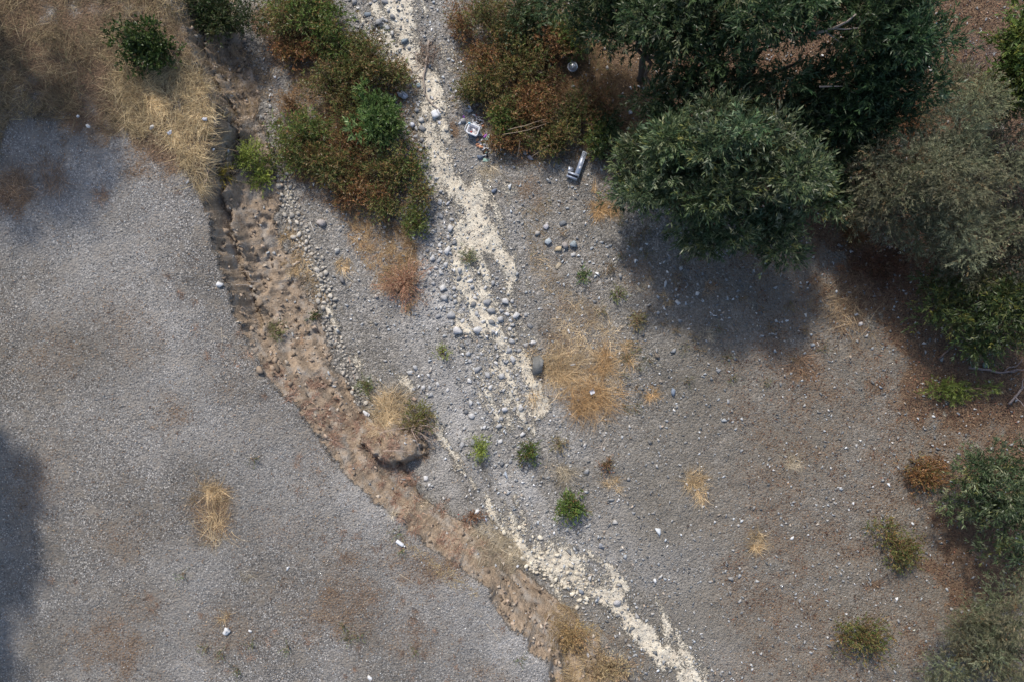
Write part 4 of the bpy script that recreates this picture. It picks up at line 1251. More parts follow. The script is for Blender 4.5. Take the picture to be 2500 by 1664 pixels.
# --- shrubs
SH = [
    ('evergreen_shrub', 350, 116, 60, 52, 1.3, 'rounded dark evergreen shrub alone in the dry grass', G_OAK, 620, dict(L=.085, W=.045, lobes=9)),
    ('dark_bush', 540, 45, 95, 65, 1.7, 'dark green bush at the head of the dirt bank', [(4, (.035, .058, .02)), (3, (.06, .085, .03)), (1.5, (.09, .075, .035))], 1000, dict(L=.10, W=.026)),
    ('dark_bush', 480, -40, 80, 60, 1.6, 'dark bush uphill of the bank-head bush', G_OAK, 500, {}),
    ('mulefat_shrub', 760, 20, 110, 60, 1.5, 'dark olive shrub upstream beside the channel stones', B_GRN, 1100, dict(L=.12)),
    ('mulefat_shrub', 690, 60, 60, 50, 1.2, 'olive and rust shrub between the bank and the upstream shrub', B_MIX, 450, {}),
    ('dry_bush', 720, 125, 50, 42, .8, 'orange-brown dead bush under the upstream olive shrub', B_RUST, 380, dict(stems=30)),
    ('mulefat_shrub', 800, 115, 66, 48, 1.2, 'green shrub at the top of the island thicket', B_GRN, 560, dict(L=.12)),
    ('mulefat_shrub', 870, 175, 80, 58, 1.3, 'wide green and brown shrub of the island thicket beside the mud', B_MIX, 780, dict(L=.12)),
    ('mulefat_shrub', 950, 175, 48, 42, 1.0, 'sparse olive shrub reaching over the cream mud', B_MIX, 330, dict(L=.11)),
    ('mulefat_shrub', 800, 210, 60, 45, 1.1, 'olive brown shrub in the middle of the island thicket', B_MIX, 420, {}),
    ('young_willow', 930, 275, 72, 66, 1.5, 'bright green young willow beside the cream mud', G_BRT, 620, dict(L=.15, W=.032, nleaf=10)),
    ('dry_bush', 705, 250, 36, 28, .6, 'small orange dead bush on the grey gravel pocket', [(3, (.33, .19, .09)), (3, (.40, .25, .12)), (1, (.2, .11, .06))], 220, dict(stems=40, L=.06, W=.014)),
    ('mulefat_shrub', 745, 330, 78, 50, 1.2, 'green shrub on the bank side of the island thicket', B_GRN, 640, dict(L=.12)),
    ('dry_bush', 860, 335, 60, 60, .9, 'rust brown dead shrub between two green island shrubs', B_RUST, 480, dict(stems=30)),
    ('mulefat_shrub', 790, 400, 88, 56, 1.2, 'olive brown shrub over the gravel side of the island thicket', B_MIX, 760, dict(L=.12)),
    ('mulefat_shrub', 930, 420, 66, 56, 1.1, 'reddish olive shrub above the tawny dead grass', B_MIX, 560, {}),
    ('mulefat_shrub', 990, 405, 38, 44, .9, 'small bright green shrub among grey stones by the mud', B_GRN, 260, {}),
    ('dry_bush', 860, 460, 80, 44, .8, 'dark brown dead shrub with bare twigs in the island thicket', B_RUST, 520, dict(stems=50)),
    ('mulefat_shrub', 1025, 470, 34, 40, .8, 'rusty low shrub half over the grey stones', B_MIX, 230, {}),
    ('mulefat_shrub', 945, 505, 56, 40, .8, 'olive shrub at the foot of the island thicket', B_MIX, 360, {}),
    ('mulefat_shrub', 1010, 545, 28, 46, .8, 'narrow yellow-green shrub at the tip of the island thicket', [(4, (.09, .13, .03)), (3, (.14, .18, .045)), (1.5, (.2, .12, .05))], 260, {}),
    ('twiggy_dead_bush', 985, 690, 52, 66, .6, 'reddish dead bush of fine bare twigs on the gravel', REDDRY, 520, dict(L=.07, W=.009, stems=130, stemc=(.38, .21, .14), mat_=M_STRAW)),
    ('young_willow', 612, 372, 30, 34, .9, 'lime green sapling growing out of the shaded bank', G_LIME, 240, dict(L=.09, W=.018)),
    ('young_willow', 640, 425, 26, 26, .6, 'low lime green sapling at the foot of the shaded bank', G_LIME, 170, dict(L=.09, W=.018)),
    ('yellow_weed', 540, 432, 20, 18, .4, 'yellow leaved weed hanging on the shaded bank face', [(3, (.36, .27, .05)), (2, (.28, .25, .06))], 60, dict(stems=8)),
    ('mulefat_shrub', 1180, 25, 70, 55, 1.2, 'brown and green shrub across the channel from the olive shrub', B_MIX, 560, {}),
    ('mulefat_shrub', 1290, 40, 75, 60, 1.5, 'dark leafy shrub joining the willows at the upstream thicket', [(4, (.045, .075, .03)), (3, (.08, .11, .05)), (1, (.15, .09, .04))], 700, dict(L=.14, W=.03)),
    ('mulefat_shrub', 1340, 110, 56, 50, 1.1, 'rust olive shrub above the silver dome', B_RUST, 420, {}),
    ('mulefat_shrub', 1250, 260, 56, 40, 1.0, 'rusty shrub uphill of the long dead canes', B_MIX, 400, dict(stems=30)),
    ('mulefat_shrub', 1350, 320, 60, 40, .9, 'olive rust shrub in the heart of the rubbish thicket', B_MIX, 420, dict(stems=30)),
    ('mulefat_shrub', 1455, 250, 40, 50, .9, 'dark rust shrub on the edge of the brown clearing', B_RUST, 300, dict(stems=30)),
    ('mulefat_shrub', 880, 120, 50, 36, 1.0, 'olive shrub beside the stones of the upstream mud', B_MIX, 330, {}),
    ('mulefat_shrub', 700, 380, 46, 46, 1.0, 'yellow-green shrub facing the cobbles of the bank foot', B_GRN, 330, {}),
    ('mulefat_shrub', 850, 270, 56, 46, 1.0, 'rusty olive shrub beside the bright young willow', B_MIX, 360, {}),
    ('mulefat_shrub', 1125, 50, 36, 36, .8, 'small brown shrub on the channel margin upstream', B_RUST, 200, {}),
    ('mulefat_shrub', 1240, 100, 60, 46, 1.1, 'olive rust shrub between upstream and middle right thicket', B_MIX, 480, {}),
    ('mulefat_shrub', 1150, 225, 36, 34, .8, 'low yellowish shrub on the channel margin above the rubbish', B_MIX, 240, {}),
    ('mulefat_shrub', 1180, 150, 48, 46, .9, 'tawny olive shrub at the channel edge of the right thicket', B_RUST, 380, {}),
    ('mulefat_shrub', 1200, 205, 66, 50, 1.1, 'olive and orange shrub above the dumped rubbish', [(3, (.12, .15, .04)), (2, (.20, .12, .05)), (2, (.30, .19, .08)), (2, (.08, .10, .03))], 620, {}),
    ('mulefat_shrub', 1290, 150, 66, 56, 1.2, 'olive brown shrub beside the silver dome', B_MIX, 560, {}),
    ('mulefat_shrub', 1300, 230, 70, 40, 1.0, 'dark brown shrub with bare twigs below the silver dome', B_RUST, 480, dict(stems=44)),
    ('mulefat_shrub', 1400, 90, 60, 50, 1.1, 'dull green shrub between the right thicket and the dark willow', B_GRN, 420, dict(L=.13)),
    ('mulefat_shrub', 1232, 292, 34, 38, .9, 'green leafy shrub standing behind the white cooler', B_GRN, 330, dict(L=.11)),
    ('dry_bush', 1300, 285, 80, 44, 1.0, 'rust brown shrub with long dead canes in the rubbish thicket', B_RUST, 680, dict(stems=60)),
    ('mulefat_shrub', 1390, 285, 60, 56, 1.1, 'brown green shrub uphill of the broken metal bracket', B_MIX, 520, {}),
    ('dry_bush', 1240, 345, 54, 26, .6, 'low rusty shrub above the round pinkish rock', B_RUST, 300, dict(stems=36)),
    ('mulefat_shrub', 1345, 355, 60, 36, .7, 'low olive rust shrub beside the round pinkish rock', B_MIX, 400, dict(stems=36)),
    ('mulefat_shrub', 1452, 345, 26, 36, .9, 'small green shrub touching the broken metal bracket', B_GRN, 250, dict(L=.12)),
    ('mulefat_shrub', 1480, 330, 40, 48, 1.0, 'dark green shrub between the brown clearing and the broad willow', G_DARK, 300, dict(L=.15, W=.03)),
    ('dry_bush', 1000, 1045, 56, 36, .6, 'grey dead bush with arching canes on the slumped bank block', [(3, (.34, .24, .17)), (2, (.25, .17, .12)), (1, (.42, .33, .25))], 260, dict(stems=60, stemc=(.42, .34, .28), L=.06, W=.014)),
    ('mulefat_shrub', 1022, 1025, 36, 34, .6, 'yellow-green shrub beside the straw tuft on the bank', [(3, (.13, .15, .045)), (2, (.20, .19, .07)), (1.5, (.3, .21, .09))], 260, {}),
    ('green_seedling', 1175, 1100, 27, 30, .5, 'lime green feathery seedling on the channel gravel', G_LIME, 150, dict(L=.07, W=.012, stemc=(.25, .28, .06), lobes=3)),
    ('green_seedling', 1293, 1108, 22, 30, .5, 'two-toned green seedling with a reddish base', [(4, (.07, .12, .03)), (2, (.15, .21, .05)), (1, (.22, .09, .04))], 130, dict(L=.09, W=.02)),
    ('green_seedling', 1392, 1240, 34, 34, .65, 'largest bright green seedling on the downstream gravel', [(4, (.09, .15, .035)), (3, (.15, .22, .05)), (.8, (.2, .1, .05))], 190, dict(L=.11, W=.024)),
    ('green_seedling', 890, 938, 17, 17, .4, 'small green tuft at the foot of the dirt bank beside white scrap', [(3, (.13, .16, .05)), (2, (.19, .2, .08))], 80, dict(L=.08, W=.012)),
    ('green_weed', 1140, 628, 14, 22, .35, 'dark green weed rooted in the cream mud', [(3, (.12, .15, .06)), (2, (.2, .21, .1))], 50, dict(L=.09, W=.012)),
    ('green_weed', 1080, 860, 16, 14, .3, 'lime weed on the bare gravel below the reddish bush', G_LIME, 45, dict(L=.07, W=.014)),
    ('green_weed', 672, 812, 26, 20, .35, 'olive green weed on the bare dirt slope', [(3, (.15, .16, .06)), (2, (.22, .21, .09))], 70, dict(L=.09, W=.012)),
    ('green_weed', 770, 772, 10, 9, .2, 'dark green little weed by the cobble string', G_OAK, 24, dict(L=.06)),
    ('green_weed', 1426, 672, 14, 12, .25, 'light green weed on the gravel below the rock cluster', G_BRT, 34, dict(L=.07)),
    ('green_weed', 1505, 720, 13, 20, .25, 'yellowish green weed on the gravel flat', [(3, (.16, .19, .07)), (2, (.22, .22, .09))], 40, dict(L=.06)),
    ('brown_weed', 1560, 780, 16, 22, .35, 'bushy tan and green weed standing on the gravel flat', [(2, (.2, .2, .08)), (3, (.32, .24, .13)), (1, (.2, .1, .06))], 80, dict(L=.06, stems=14)),
    ('green_weed', 2330, 955, 66, 26, .5, 'bright grassy green weeds on the reddish litter', [(3, (.10, .14, .03)), (2, (.17, .2, .05))], 260, dict(L=.12, W=.016)),
    ('brown_weed', 1482, 1135, 14, 16, .3, 'small reddish green weed near the forked twig', [(2, (.15, .15, .06)), (3, (.28, .15, .09))], 44, dict(L=.06)),
    ('brown_weed', 1365, 1083, 16, 14, .3, 'dry tan weed above the fan of dead grass', [(3, (.33, .26, .16)), (1, (.2, .2, .08))], 50, dict(L=.06)),
    ('rust_bush', 2150, 655, 60, 34, .6, 'dark rust dead shrub in the shade of the grey-green tree', [(3, (.14, .07, .045)), (2, (.2, .11, .065)), (1, (.07, .045, .03))], 330, dict(stems=40)),
    ('rust_bush', 2080, 560, 36, 40, .7, 'orange rust shrub between the willow and the grey-green tree', [(3, (.24, .12, .05)), (2, (.16, .09, .04)), (1, (.08, .09, .04))], 260, dict(stems=20)),
    ('rust_bush', 2230, 290, 40, 36, .6, 'reddish dead shrub between two trees by the pale ground', [(3, (.22, .11, .06)), (2, (.30, .17, .08)), (1, (.12, .06, .04))], 240, dict(stems=24)),
    ('golden_dry_bush', 1395, 1560, 56, 50, .7, 'round golden dead bush at the foot of the lower bank', [(4, (.44, .30, .14)), (3, (.52, .37, .19)), (2, (.32, .21, .10))], 620, dict(L=.055, W=.016, stems=40, mat_=M_STRAW)),
    ('golden_dry_bush', 1490, 1640, 60, 40, .5, 'straw coloured dead bush downstream of the round golden one', [(4, (.42, .32, .18)), (3, (.50, .39, .23)), (2, (.30, .21, .12))], 420, dict(L=.07, W=.014, stems=40, mat_=M_STRAW)),
    ('dry_bush', 1150, 1260, 26, 10, .25, 'small rusty dry weed at the toe of the lower bank', [(3, (.25, .12, .07)), (2, (.34, .2, .12))], 60, dict(stems=12, L=.05)),
    ('rust_bush', 2250, 1150, 60, 46, .6, 'rust brown dead shrub downstream on the litter', B_RUST, 320, dict(stems=30)),
    ('mulefat_shrub', 2200, 1330, 66, 56, .9, 'olive brown shrub downstream on the gravel edge', B_MIX, 480, {}),
    ('mulefat_shrub', 2120, 1560, 76, 60, 1.0, 'wide olive shrub farthest downstream on the gravel', B_MIX, 560, {}),
]
for nm, px, py, rx, ry, h, lb, pal, n, kw in SH:
    kw = dict(kw)
    if nm in ('mulefat_shrub', 'dry_bush'):
        kw['L'] = kw.get('L', .09) * .82
        kw['stems'] = kw.get('stems', 16) + 16
    shrub(nm, px, py, rx, ry, h, lb, pal, int(n * 1.12), **kw)

# bare grey shrub
bx, by, bz_ = at(2352, 180)
o = empty('bare_shrub', (bx, by, bz_))
tag(o, 'leafless grey shrub of fine twigs on pale litter', 'shrub')
mb = MB()


def grow(p, d, L, r, lev):
    q = p + d * L
    mb.tube(bent(p, q, 4, .25), np.linspace(r, r * .6, 4), 4, (.17, .14, .14))
    if lev:
        for k in range(3):
            grow(p + d * L * (.55 + .45 * R.random()), unit(d + R.normal(size=3) * .55 + np.array([0, 0, .15])), L * (.55 + .25 * R.random()), r * .55, lev - 1)


for k in range(5):
    a = k * 1.26 + R.random()
    grow(np.zeros(3), unit(np.array([math.cos(a) * .7, math.sin(a) * .7 + .35, .8])), .55, .022, 4)
add('branches', mb.mesh('branches', M_BARK), o)

# --- dry grass tufts
TU = [
    (1355, 900, 62, 'large golden fountain of dry grass beside the dark boulder', STRAW, 900, dict(lean=(.15, -.15))),
    (1445, 965, 70, 'large golden tuft farthest down the golden grass strip', ORANGE, 900, dict(lean=(0, -.3))),
    (1480, 880, 50, 'tawny tuft inside the golden grass strip', ORANGE, 480, {}),
    (1380, 1150, 46, 'pale fan of dead grass on the downstream gravel', PALE, 300, dict(lean=(0, -.3))),
    (1475, 510, 36, 'round orange tuft below the broad willow', ORANGE, 520, dict(flat=.5)),
    (945, 1000, 58, 'pale straw tuft on the edge of the bank slope', [(4, (.56, .43, .26)), (3, (.62, .5, .32)), (1, (.4, .29, .16))], 900, dict(lean=(-.1, .1))),
    (838, 650, 26, 'bundle of straw lying on the gravel', STRAW, 220, dict(lean=(.3, -.5))),
    (510, 1200, 36, 'straw tuft lying on the terrace gravel', STRAW, 420, dict(lean=(.3, .2), flat=.25)),
    (525, 1270, 40, 'frayed straw patch below the straw tuft on the terrace', STRAW, 220, dict(flat=.2, rad=.9)),
    (515, 1315, 26, 'small straw wisp below the frayed straw patch', PALE, 90, dict(flat=.2, rad=.6)),
    (245, 480, 22, 'thin line of brown dead weeds on the terrace gravel', [(3, (.30, .19, .12)), (1, (.4, .3, .2))], 90, dict(flat=.3, rad=.8)),
    (120, 440, 40, 'brown dead weed mat at the shaded head of the gravel', [(3, (.22, .15, .10)), (2, (.3, .21, .14))], 260, dict(flat=.2, rad=.9)),
    (20, 460, 46, 'brown dead weeds at the end of the terrace', [(3, (.30, .2, .13)), (2, (.38, .27, .17))], 320, dict(flat=.3, rad=.9)),
    (700, 580, 22, 'dry tuft on the dirt bank above the cobbles', STRAW, 180, {}),
    (735, 830, 16, 'pink-tan dead weed on the bare dirt slope', [(3, (.44, .29, .19)), (2, (.52, .38, .26))], 90, {}),
    (705, 660, 22, 'straw tuft half way down the dirt bank', STRAW, 140, {}),
    (600, 1400, 20, 'faint pale wisp on the terrace gravel', PALE, 50, dict(flat=.2)),
    (545, 1515, 22, 'straw wisp beside the crumpled white paper ball', STRAW, 70, dict(flat=.2, lean=(-.5, 0))),
    (1560, 700, 18, 'dull tuft at the edge of the willow shade', PALE, 80, {}),
    (1620, 730, 22, 'tawny low tuft on the gravel flat', STRAW, 110, dict(flat=.3)),
    (1730, 700, 26, 'brownish tuft in the willow shade', [(3, (.3, .2, .12)), (1, (.4, .3, .2))], 120, dict(flat=.3)),
    (1730, 815, 24, 'grey tan tuft on the gravel flat beside the white stick', PALE, 110, dict(flat=.3)),
    (1960, 900, 40, 'reddish tan tuft at the far side of the gravel flat', [(3, (.36, .22, .13)), (2, (.45, .3, .18))], 240, dict(flat=.3)),
    (1590, 955, 26, 'golden tuft on the open gravel flat', ORANGE, 150, dict(flat=.3)),
    (2060, 760, 56, 'tan grass mat at the rim of the litter', [(3, (.34, .24, .14)), (2, (.44, .33, .2))], 420, dict(flat=.2, rad=.9)),
    (2090, 690, 40, 'dry brown tuft under the edge of the grey-green tree', [(3, (.26, .16, .1)), (2, (.34, .23, .14))], 240, dict(flat=.3, rad=.8)),
    (1190, 430, 30, 'tangle of dry grey twigs near the mud streak', PALE, 120, dict(flat=.25)),
    (1210, 400, 34, 'wispy grey dead grass under the rubbish thicket', PALE, 200, dict(flat=.3)),
    (980, 1240, 20, 'grey dead weed on the lower dirt slope', PALE, 70, {}),
    (1020, 1235, 22, 'pale spiky dead weed below the slumped bank block', PALE, 90, dict(flat=.8)),
    (1040, 1110, 24, 'dark tan dead weed in the shade of the slumped block', [(3, (.3, .21, .14)), (1, (.42, .3, .2))], 100, {}),
    (1500, 1180, 26, 'orange dry tuft on the downstream gravel', STRAW, 150, dict(flat=.4)),
    (1700, 1180, 40, 'golden tuft on the wide downstream gravel', STRAW, 420, {}),
    (1850, 1320, 36, 'straw tuft on the wide downstream gravel', STRAW, 320, {}),
    (1940, 1120, 30, 'tan tuft upstream on the wide downstream gravel', PALE, 200, dict(flat=.4)),
]
for px, py, r, lb, pal, n, kw in TU:
    tuft('dry_grass_tuft', px, py, r, lb, pal, n, **kw)
# rosettes of dead weed on the dirt slope and terrace edge
k = 0
while k < 90:
    px, py = along([(640, 880), (760, 1010), (900, 1090), (1000, 1200), (1150, 1350)], 75)
    x, y, z = at(px, py)
    if s_(bank, x, y) < .9:
        continue
    k += 1
    tuft('dead_weed', 0, 0, random.uniform(9, 20), 'pinkish brown dead weed clinging to the bare dirt slope', [(3, (.34, .215, .155)), (2, (.43, .29, .21)), (2, (.25, .15, .11))], 46, group='dead weeds on the dirt slope', cat='weed', W=.014, rad=.5, xy=(x, y))
k = 0
while k < 70:
    px, py = along([(440, 560), (560, 900), (800, 1230), (1050, 1450), (1180, 1600), (600, 1560), (200, 1450)], 110)
    x, y, z = at(px, py)
    if s_(plat, x, y) < .95:
        continue
    k += 1
    tuft('dead_weed', 0, 0, random.uniform(6, 14), 'small brown dead weed sprig on the terrace gravel', [(3, (.27, .175, .125)), (2, (.36, .25, .18)), (1, (.17, .12, .09))], 26, group='dead weed sprigs on the terrace', cat='weed', W=.012, rad=.6, flat=.25, xy=(x, y))
for i, (px, py) in enumerate([(618, 1120), (970, 1300), (982, 1340), (840, 1530), (850, 1560), (1013, 1585), (1270, 1610), (442, 1405), (615, 1570), (580, 1635), (540, 1595), (495, 1580), (700, 1580), (880, 1550)]):
    shrub('green_weed', px, py, 7, 7, .16, 'tiny green weed sprouting through the terrace gravel', [(3, (.11, .14, .05)), (2, (.16, .19, .07))], 16, nleaf=6, L=.05, W=.014, stems=4, group='green weeds in the terrace gravel', cat='weed', lobes=2)
k = 0
while k < 46:
    px, py = along([(1400, 560), (1600, 700), (1560, 900), (1900, 800), (2000, 950)], 130)
    x, y, z = at(px, py)
    if s_(up, x, y) > .1 or not free(x, y, .1):
        continue
    k += 1
    shrub('gravel_weed', px, py, random.uniform(6, 13), random.uniform(6, 11), .18, 'small dull green weed growing between stones of the gravel flat', random.choice([[(3, (.13, .15, .06)), (2, (.2, .19, .09))], [(3, (.27, .2, .11)), (2, (.18, .15, .08))]]), 20, nleaf=6, L=.05, W=.013, stems=4, group='weeds of the gravel flat', cat='weed', lobes=2)
# ------------------------------------------------------------------ wood
def stick(name, pl, r, label, c=(.40, .33, .26), cat='stick', group=None, lift=.02, forks=()):
    """a stick lying along photo pixels (px,py[,height])"""
    P = []
    for q in pl:
        u = q[2] if len(q) > 2 else 0
        x, y, z = at(q[0], q[1], u)
        P.append((x, y, z + u + r * .8 + lift))
    P = np.array(P)
    # resample with small kinks
    n = max(6, len(P) * 3)
    s = np.linspace(0, len(P) - 1, n)
    Q = np.stack([np.interp(s, np.arange(len(P)), P[:, i]) for i in range(3)], 1)
    Q[1:-1] += R.normal(size=(n - 2, 3)) * r * .35
    c0 = Q[0].copy()
    mb = MB()
    mb.tube(Q - c0, np.linspace(r, r * .5, n), 6, c)
    me = mb.mesh(name, M_BARK, True)
    if not forks:
        o = add(name, me, None, c0)
        return tag(o, label, cat, group)
    o = empty(name, c0)
    tag(o, label, cat, group)
    add('stem', me, o)
    for i, (du, dx, dy, L) in enumerate(forks):
        k = int(du * (n - 1))
        m2 = MB()
        e = Q[k] - c0 + np.array([dx, dy, .12]) * L
        m2.tube(bent(Q[k] - c0, e, 5, .2), np.linspace(r * .6, r * .2, 5), 5, c)
        add('side_twig', m2.mesh('side_twig', M_BARK, True), o)
    return o


GREYW = (.30, .25, .21)
stick('driftwood_branch', [(1048, 100), (1043, 138), (1037, 172), (1033, 201), (1038, 230), (1050, 252), (1065, 264), (1078, 274)], .038, 'long curved driftwood branch lying down the cream mud', GREYW, 'branch', forks=[(.15, .5, .2, .5), (.4, -.7, .3, .4), (.75, .6, .4, .45)])
stick('driftwood_branch', [(1015, 130), (1020, 155), (1026, 175)], .022, 'short grey branch beside the long driftwood', (.34, .29, .25), 'branch')
stick('driftwood_branch', [(1062, 112), (1058, 140), (1054, 168)], .02, 'thin branch under the driftwood tangle by the grey rock', (.28, .22, .18), 'branch')
x0, y0, z0 = at(1040, 138)
o = empty('twig_tangle', (x0, y0, z0))
tag(o, 'tangled heap of dark flood twigs caught on the driftwood', 'twigs')
for i in range(46):
    a = R.random() * 6.28
    c = R.normal(size=3) * np.array([.22, .26, .05]) + np.array([0, 0, .1])
    d = np.array([math.cos(a), math.sin(a), R.normal() * .2]) * (.1 + .25 * R.random())
    mb = MB()
    mb.tube(bent(c - d, c + d, 4, .35), np.linspace(.011, .004, 4), 4, np.array([.22, .16, .12]) * (.5 + R.random()))
    add('twig', mb.mesh('twig', M_BARK), o)
stick('pale_stick', [(1384, 995), (1396, 1012), (1410, 1022), (1427, 1032)], .014, 'thin white curved stick below the golden tuft', (.55, .50, .44))
stick('forked_twig', [(1452, 1093), (1468, 1088), (1481, 1068)], .012, 'forked pale twig on the downstream gravel', (.45, .38, .32), forks=[(.5, .2, -.9, .35), (.6, .8, -.2, .2)])
stick('wood_splinter', [(1424, 1152), (1438, 1143)], .018, 'pale wood splinter on the downstream gravel', (.58, .50, .40))
stick('bleached_stick', [(758, 542), (763, 556), (770, 573)], .014, 'bleached stick beside the big round pinkish rock', (.62, .58, .52))
stick('straw_stalk', [(840, 668), (850, 680), (866, 692)], .012, 'thick pale stalk leaning out of the straw bundle', (.55, .46, .32))
stick('dead_branch', [(2362, 896), (2400, 900), (2441, 909), (2480, 903)], .05, 'fallen dead branch on the reddish litter', (.20, .16, .15), 'branch', forks=[(.8, .6, .5, .9), (.9, .9, .2, .8)])
stick('dead_branch', [(2290, 876), (2315, 850), (2340, 822), (2365, 830)], .035, 'dark fallen branch under the low willow thicket', (.13, .10, .09), 'branch')
stick('dead_branch', [(2460, 985, .1), (2490, 950, .3), (2520, 930, .4)], .04, 'grey dead branch leaning at the edge of the reddish litter', (.24, .20, .19), 'branch', forks=[(.3, .5, -.6, .6), (.6, .2, .9, .7)])
stick('white_pipe', [(2288, 114), (2308, 106)], .022, 'thin white pipe lying on the pale litter by the bare shrub', (.78, .76, .72), 'pipe')
stick('bank_root', [(577, 696, .1), (600, 696, .15), (622, 698, .1)], .011, 'pale root sticking straight out of the dark bank face', (.52, .46, .40), 'root')
for a_, b_, c_, d_, lb in [(590, 664, 622, 667, 'thin pale root above the straight root on the bank face'), (608, 688, 640, 692, 'thin crooked root hanging over the bank talus'), (585, 600, 602, 612, 'short root in the upper bank face'), (560, 545, 590, 547, 'straw thin root near the crest of the dark bank'), (590, 592, 604, 604, 'fine hooked root in the dark bank')]:
    stick('bank_root', [(a_, b_, .1), ((a_ + c_) / 2 + 2, (b_ + d_) / 2 - 2, .18), (c_, d_, .05)], .008, lb, (.46, .40, .34), 'root')
stick('fallen_stem', [(575, 372, .25), (600, 385, .3), (630, 410, .2), (655, 445, .1)], .03, 'dark fallen stem across the bank under the lime sapling', (.09, .07, .06), 'branch')
for pl, lb in [([(764, 996), (790, 996), (822, 997)], 'spiky dead stalk lying level on the dirt slope'), ([(795, 1068), (815, 1075), (840, 1092), (880, 1097)], 'long spiky dead stalk sloping over the dirt'),
               ([(1004, 1045, .5), (1030, 1058, .5), (1060, 1095, .1)], 'arching pale cane reaching off the slumped block'), ([(1004, 1045, .5), (1016, 1070, .4), (1027, 1105, .1)], 'short arching cane hanging off the slumped block'),
               ([(930, 1055, .4), (965, 1046, .6), (1000, 1043, .5)], 'pale cane lying along the slumped block'), ([(935, 1100, .4), (975, 1098, .5), (1005, 1104, .4)], 'second cane low on the slumped block'),
               ([(785, 945), (800, 935)], 'small dead stalk on the bare slope'), ([(852, 870), (868, 930)], 'long thin stalk standing by the cobble string'),
               ([(507, 410, .1), (504, 440, .1), (492, 470, .05)], 'curled spiky stalk hanging on the grassy bank edge'), ([(1340, 1500), (1330, 1520), (1327, 1545)], 'pale curved stalk on the lower bank dirt')]:
    stick('dead_stalk', pl, .013, lb, (.45, .34, .27), 'stalk', forks=[(.2, .3, .6, .1), (.35, -.3, .5, .1), (.5, .4, -.5, .1), (.7, -.2, .6, .1)])
for a_, b_, c_, d_, lb in [(975, 1400, 1020, 1430, 'grey dead stalk lying on the terrace by its edge'), (970, 1430, 975, 1460, 'short grey stalk on the terrace by its edge'), (1188, 1522, 1222, 1566, 'thin pale grass stalk on the lower terrace'), (505, 697, 515, 699, 'dark twig on the terrace gravel'), (262, 764, 284, 754, 'thin dark twig on the middle of the terrace'), (540, 800, 540, 860, 'long straw on the terrace near the bank'), (545, 820, 562, 834, 'short straw on the terrace near the bank'), (795, 1380, 818, 1366, 'dark thin twig on the lower terrace')]:
    stick('dry_stalk', [(a_, b_), ((a_ + c_) / 2 + 3, (b_ + d_) / 2), (c_, d_)], .009, lb, (.12, .10, .08) if 'dark' in lb else (.45, .38, .29), 'stalk', lift=.005)
# long dead canes leaning in the rubbish thicket
for pl, lb in [([(1225, 330, .6), (1290, 318, .8), (1340, 300, .9)], 'long grey cane across the rubbish thicket'), ([(1240, 318, .7), (1280, 308, .9), (1330, 292, .9)], 'second grey cane high in the rubbish thicket'),
               ([(1297, 385, .25), (1325, 366, .5), (1350, 350, .7)], 'cane leaning on the round pinkish rock'), ([(1262, 390, .2), (1268, 360, .5), (1270, 345, .6)], 'upright cane at the front of the rubbish thicket'),
               ([(1600, 180, 1.0), (1615, 230, .8), (1630, 275, .6)], 'tall thin cane at the edge of the brown clearing'), ([(1480, 120, .4), (1505, 135, .3), (1510, 140, .2)], 'tan cane among the dead grass of the brown clearing')]:
    stick('dead_cane', pl, .012, lb, (.33, .25, .18), 'cane')

# ------------------------------------------------------------------ litter left by people
M_WHITE = plain('white_plastic', (.62, .63, .65), .45, .10, 9, 0, (.55, .52, .47))
M_PAPER = plain('white_paper', (.62, .62, .62), .8, .3, 14, 0, (.42, .40, .37))
M_BAG = plain('bluish_bag', (.46, .48, .54), .35, .25, 6)
M_FOAM = plain('foam', (.82, .80, .79), .8, .12, 14, 0, (.45, .33, .28))
M_BLUE = plain('blue_plastic', (.03, .12, .30), .4, .2, 5)
M_RED = plain('red_plastic', (.42, .05, .05), .5)
M_PURP = plain('purple_cloth', (.36, .11, .50), .8, .3)
M_GREEN = plain('green_print', (.30, .48, .40), .5, .5, 22, 0, (.70, .72, .68))
M_ORNG = plain('orange_print', (.72, .36, .20), .5, .4, 22, 0, (.75, .66, .60))
M_BLACK = plain('black_rubber_and_gap', (.025, .025, .032), .6)  # shoe rubber, also the painted dark of the bracket gap and holes
M_STEEL = plain('grey_blue_metal', (.44, .48, .56), .38, .14, 7, .35, (.30, .32, .36))
M_FOIL = plain('silver_foil', (.50, .51, .53), .35, .3, 8, .5)
M_CAP = plain('pale_blue_plastic', (.30, .50, .62), .4)


def crumple_mesh(name, dims, m, seed, amp=.35, sub=2, smooth=False):
    bm = bmesh.new()
    bmesh.ops.create_icosphere(bm, subdivisions=sub, radius=.5)
    V = np.array([v.co[:] for v in bm.verts])
    F = np.array([[v.index for v in f.verts] for f in bm.faces])
    bm.free()
    s1 = seed * 3.7
    k = fbm(V[:, 0] * 2 + V[:, 2] + s1, V[:, 1] * 2 - V[:, 2] * .7 + s1, 1.8, 3) - .5
    q = np.abs(vnoise(V[:, 0] * 5 + s1, V[:, 1] * 5 + V[:, 2] * 4) - .5)
    V = V * (1 + amp * 2.6 * k - amp * q * 1.6)[:, None]
    rr_ = np.random.default_rng(seed)
    V = (V + rr_.normal(size=V.shape) * .07 * amp * 2) * np.asarray(dims)
    V[:, 2] -= V[:, 2].min()
    return rawmesh(name, V, F, m, smooth=smooth)


def crumpled(name, px, py, dims, m, label, cat, seed, rz=0, amp=.4, up_=0.0):
    x, y, z = at(px, py, up_)
    return tag(add(name, crumple_mesh(name, dims, m, seed, amp), None, (x, y, z + up_ - .005), (0, 0, rz)), label, cat)


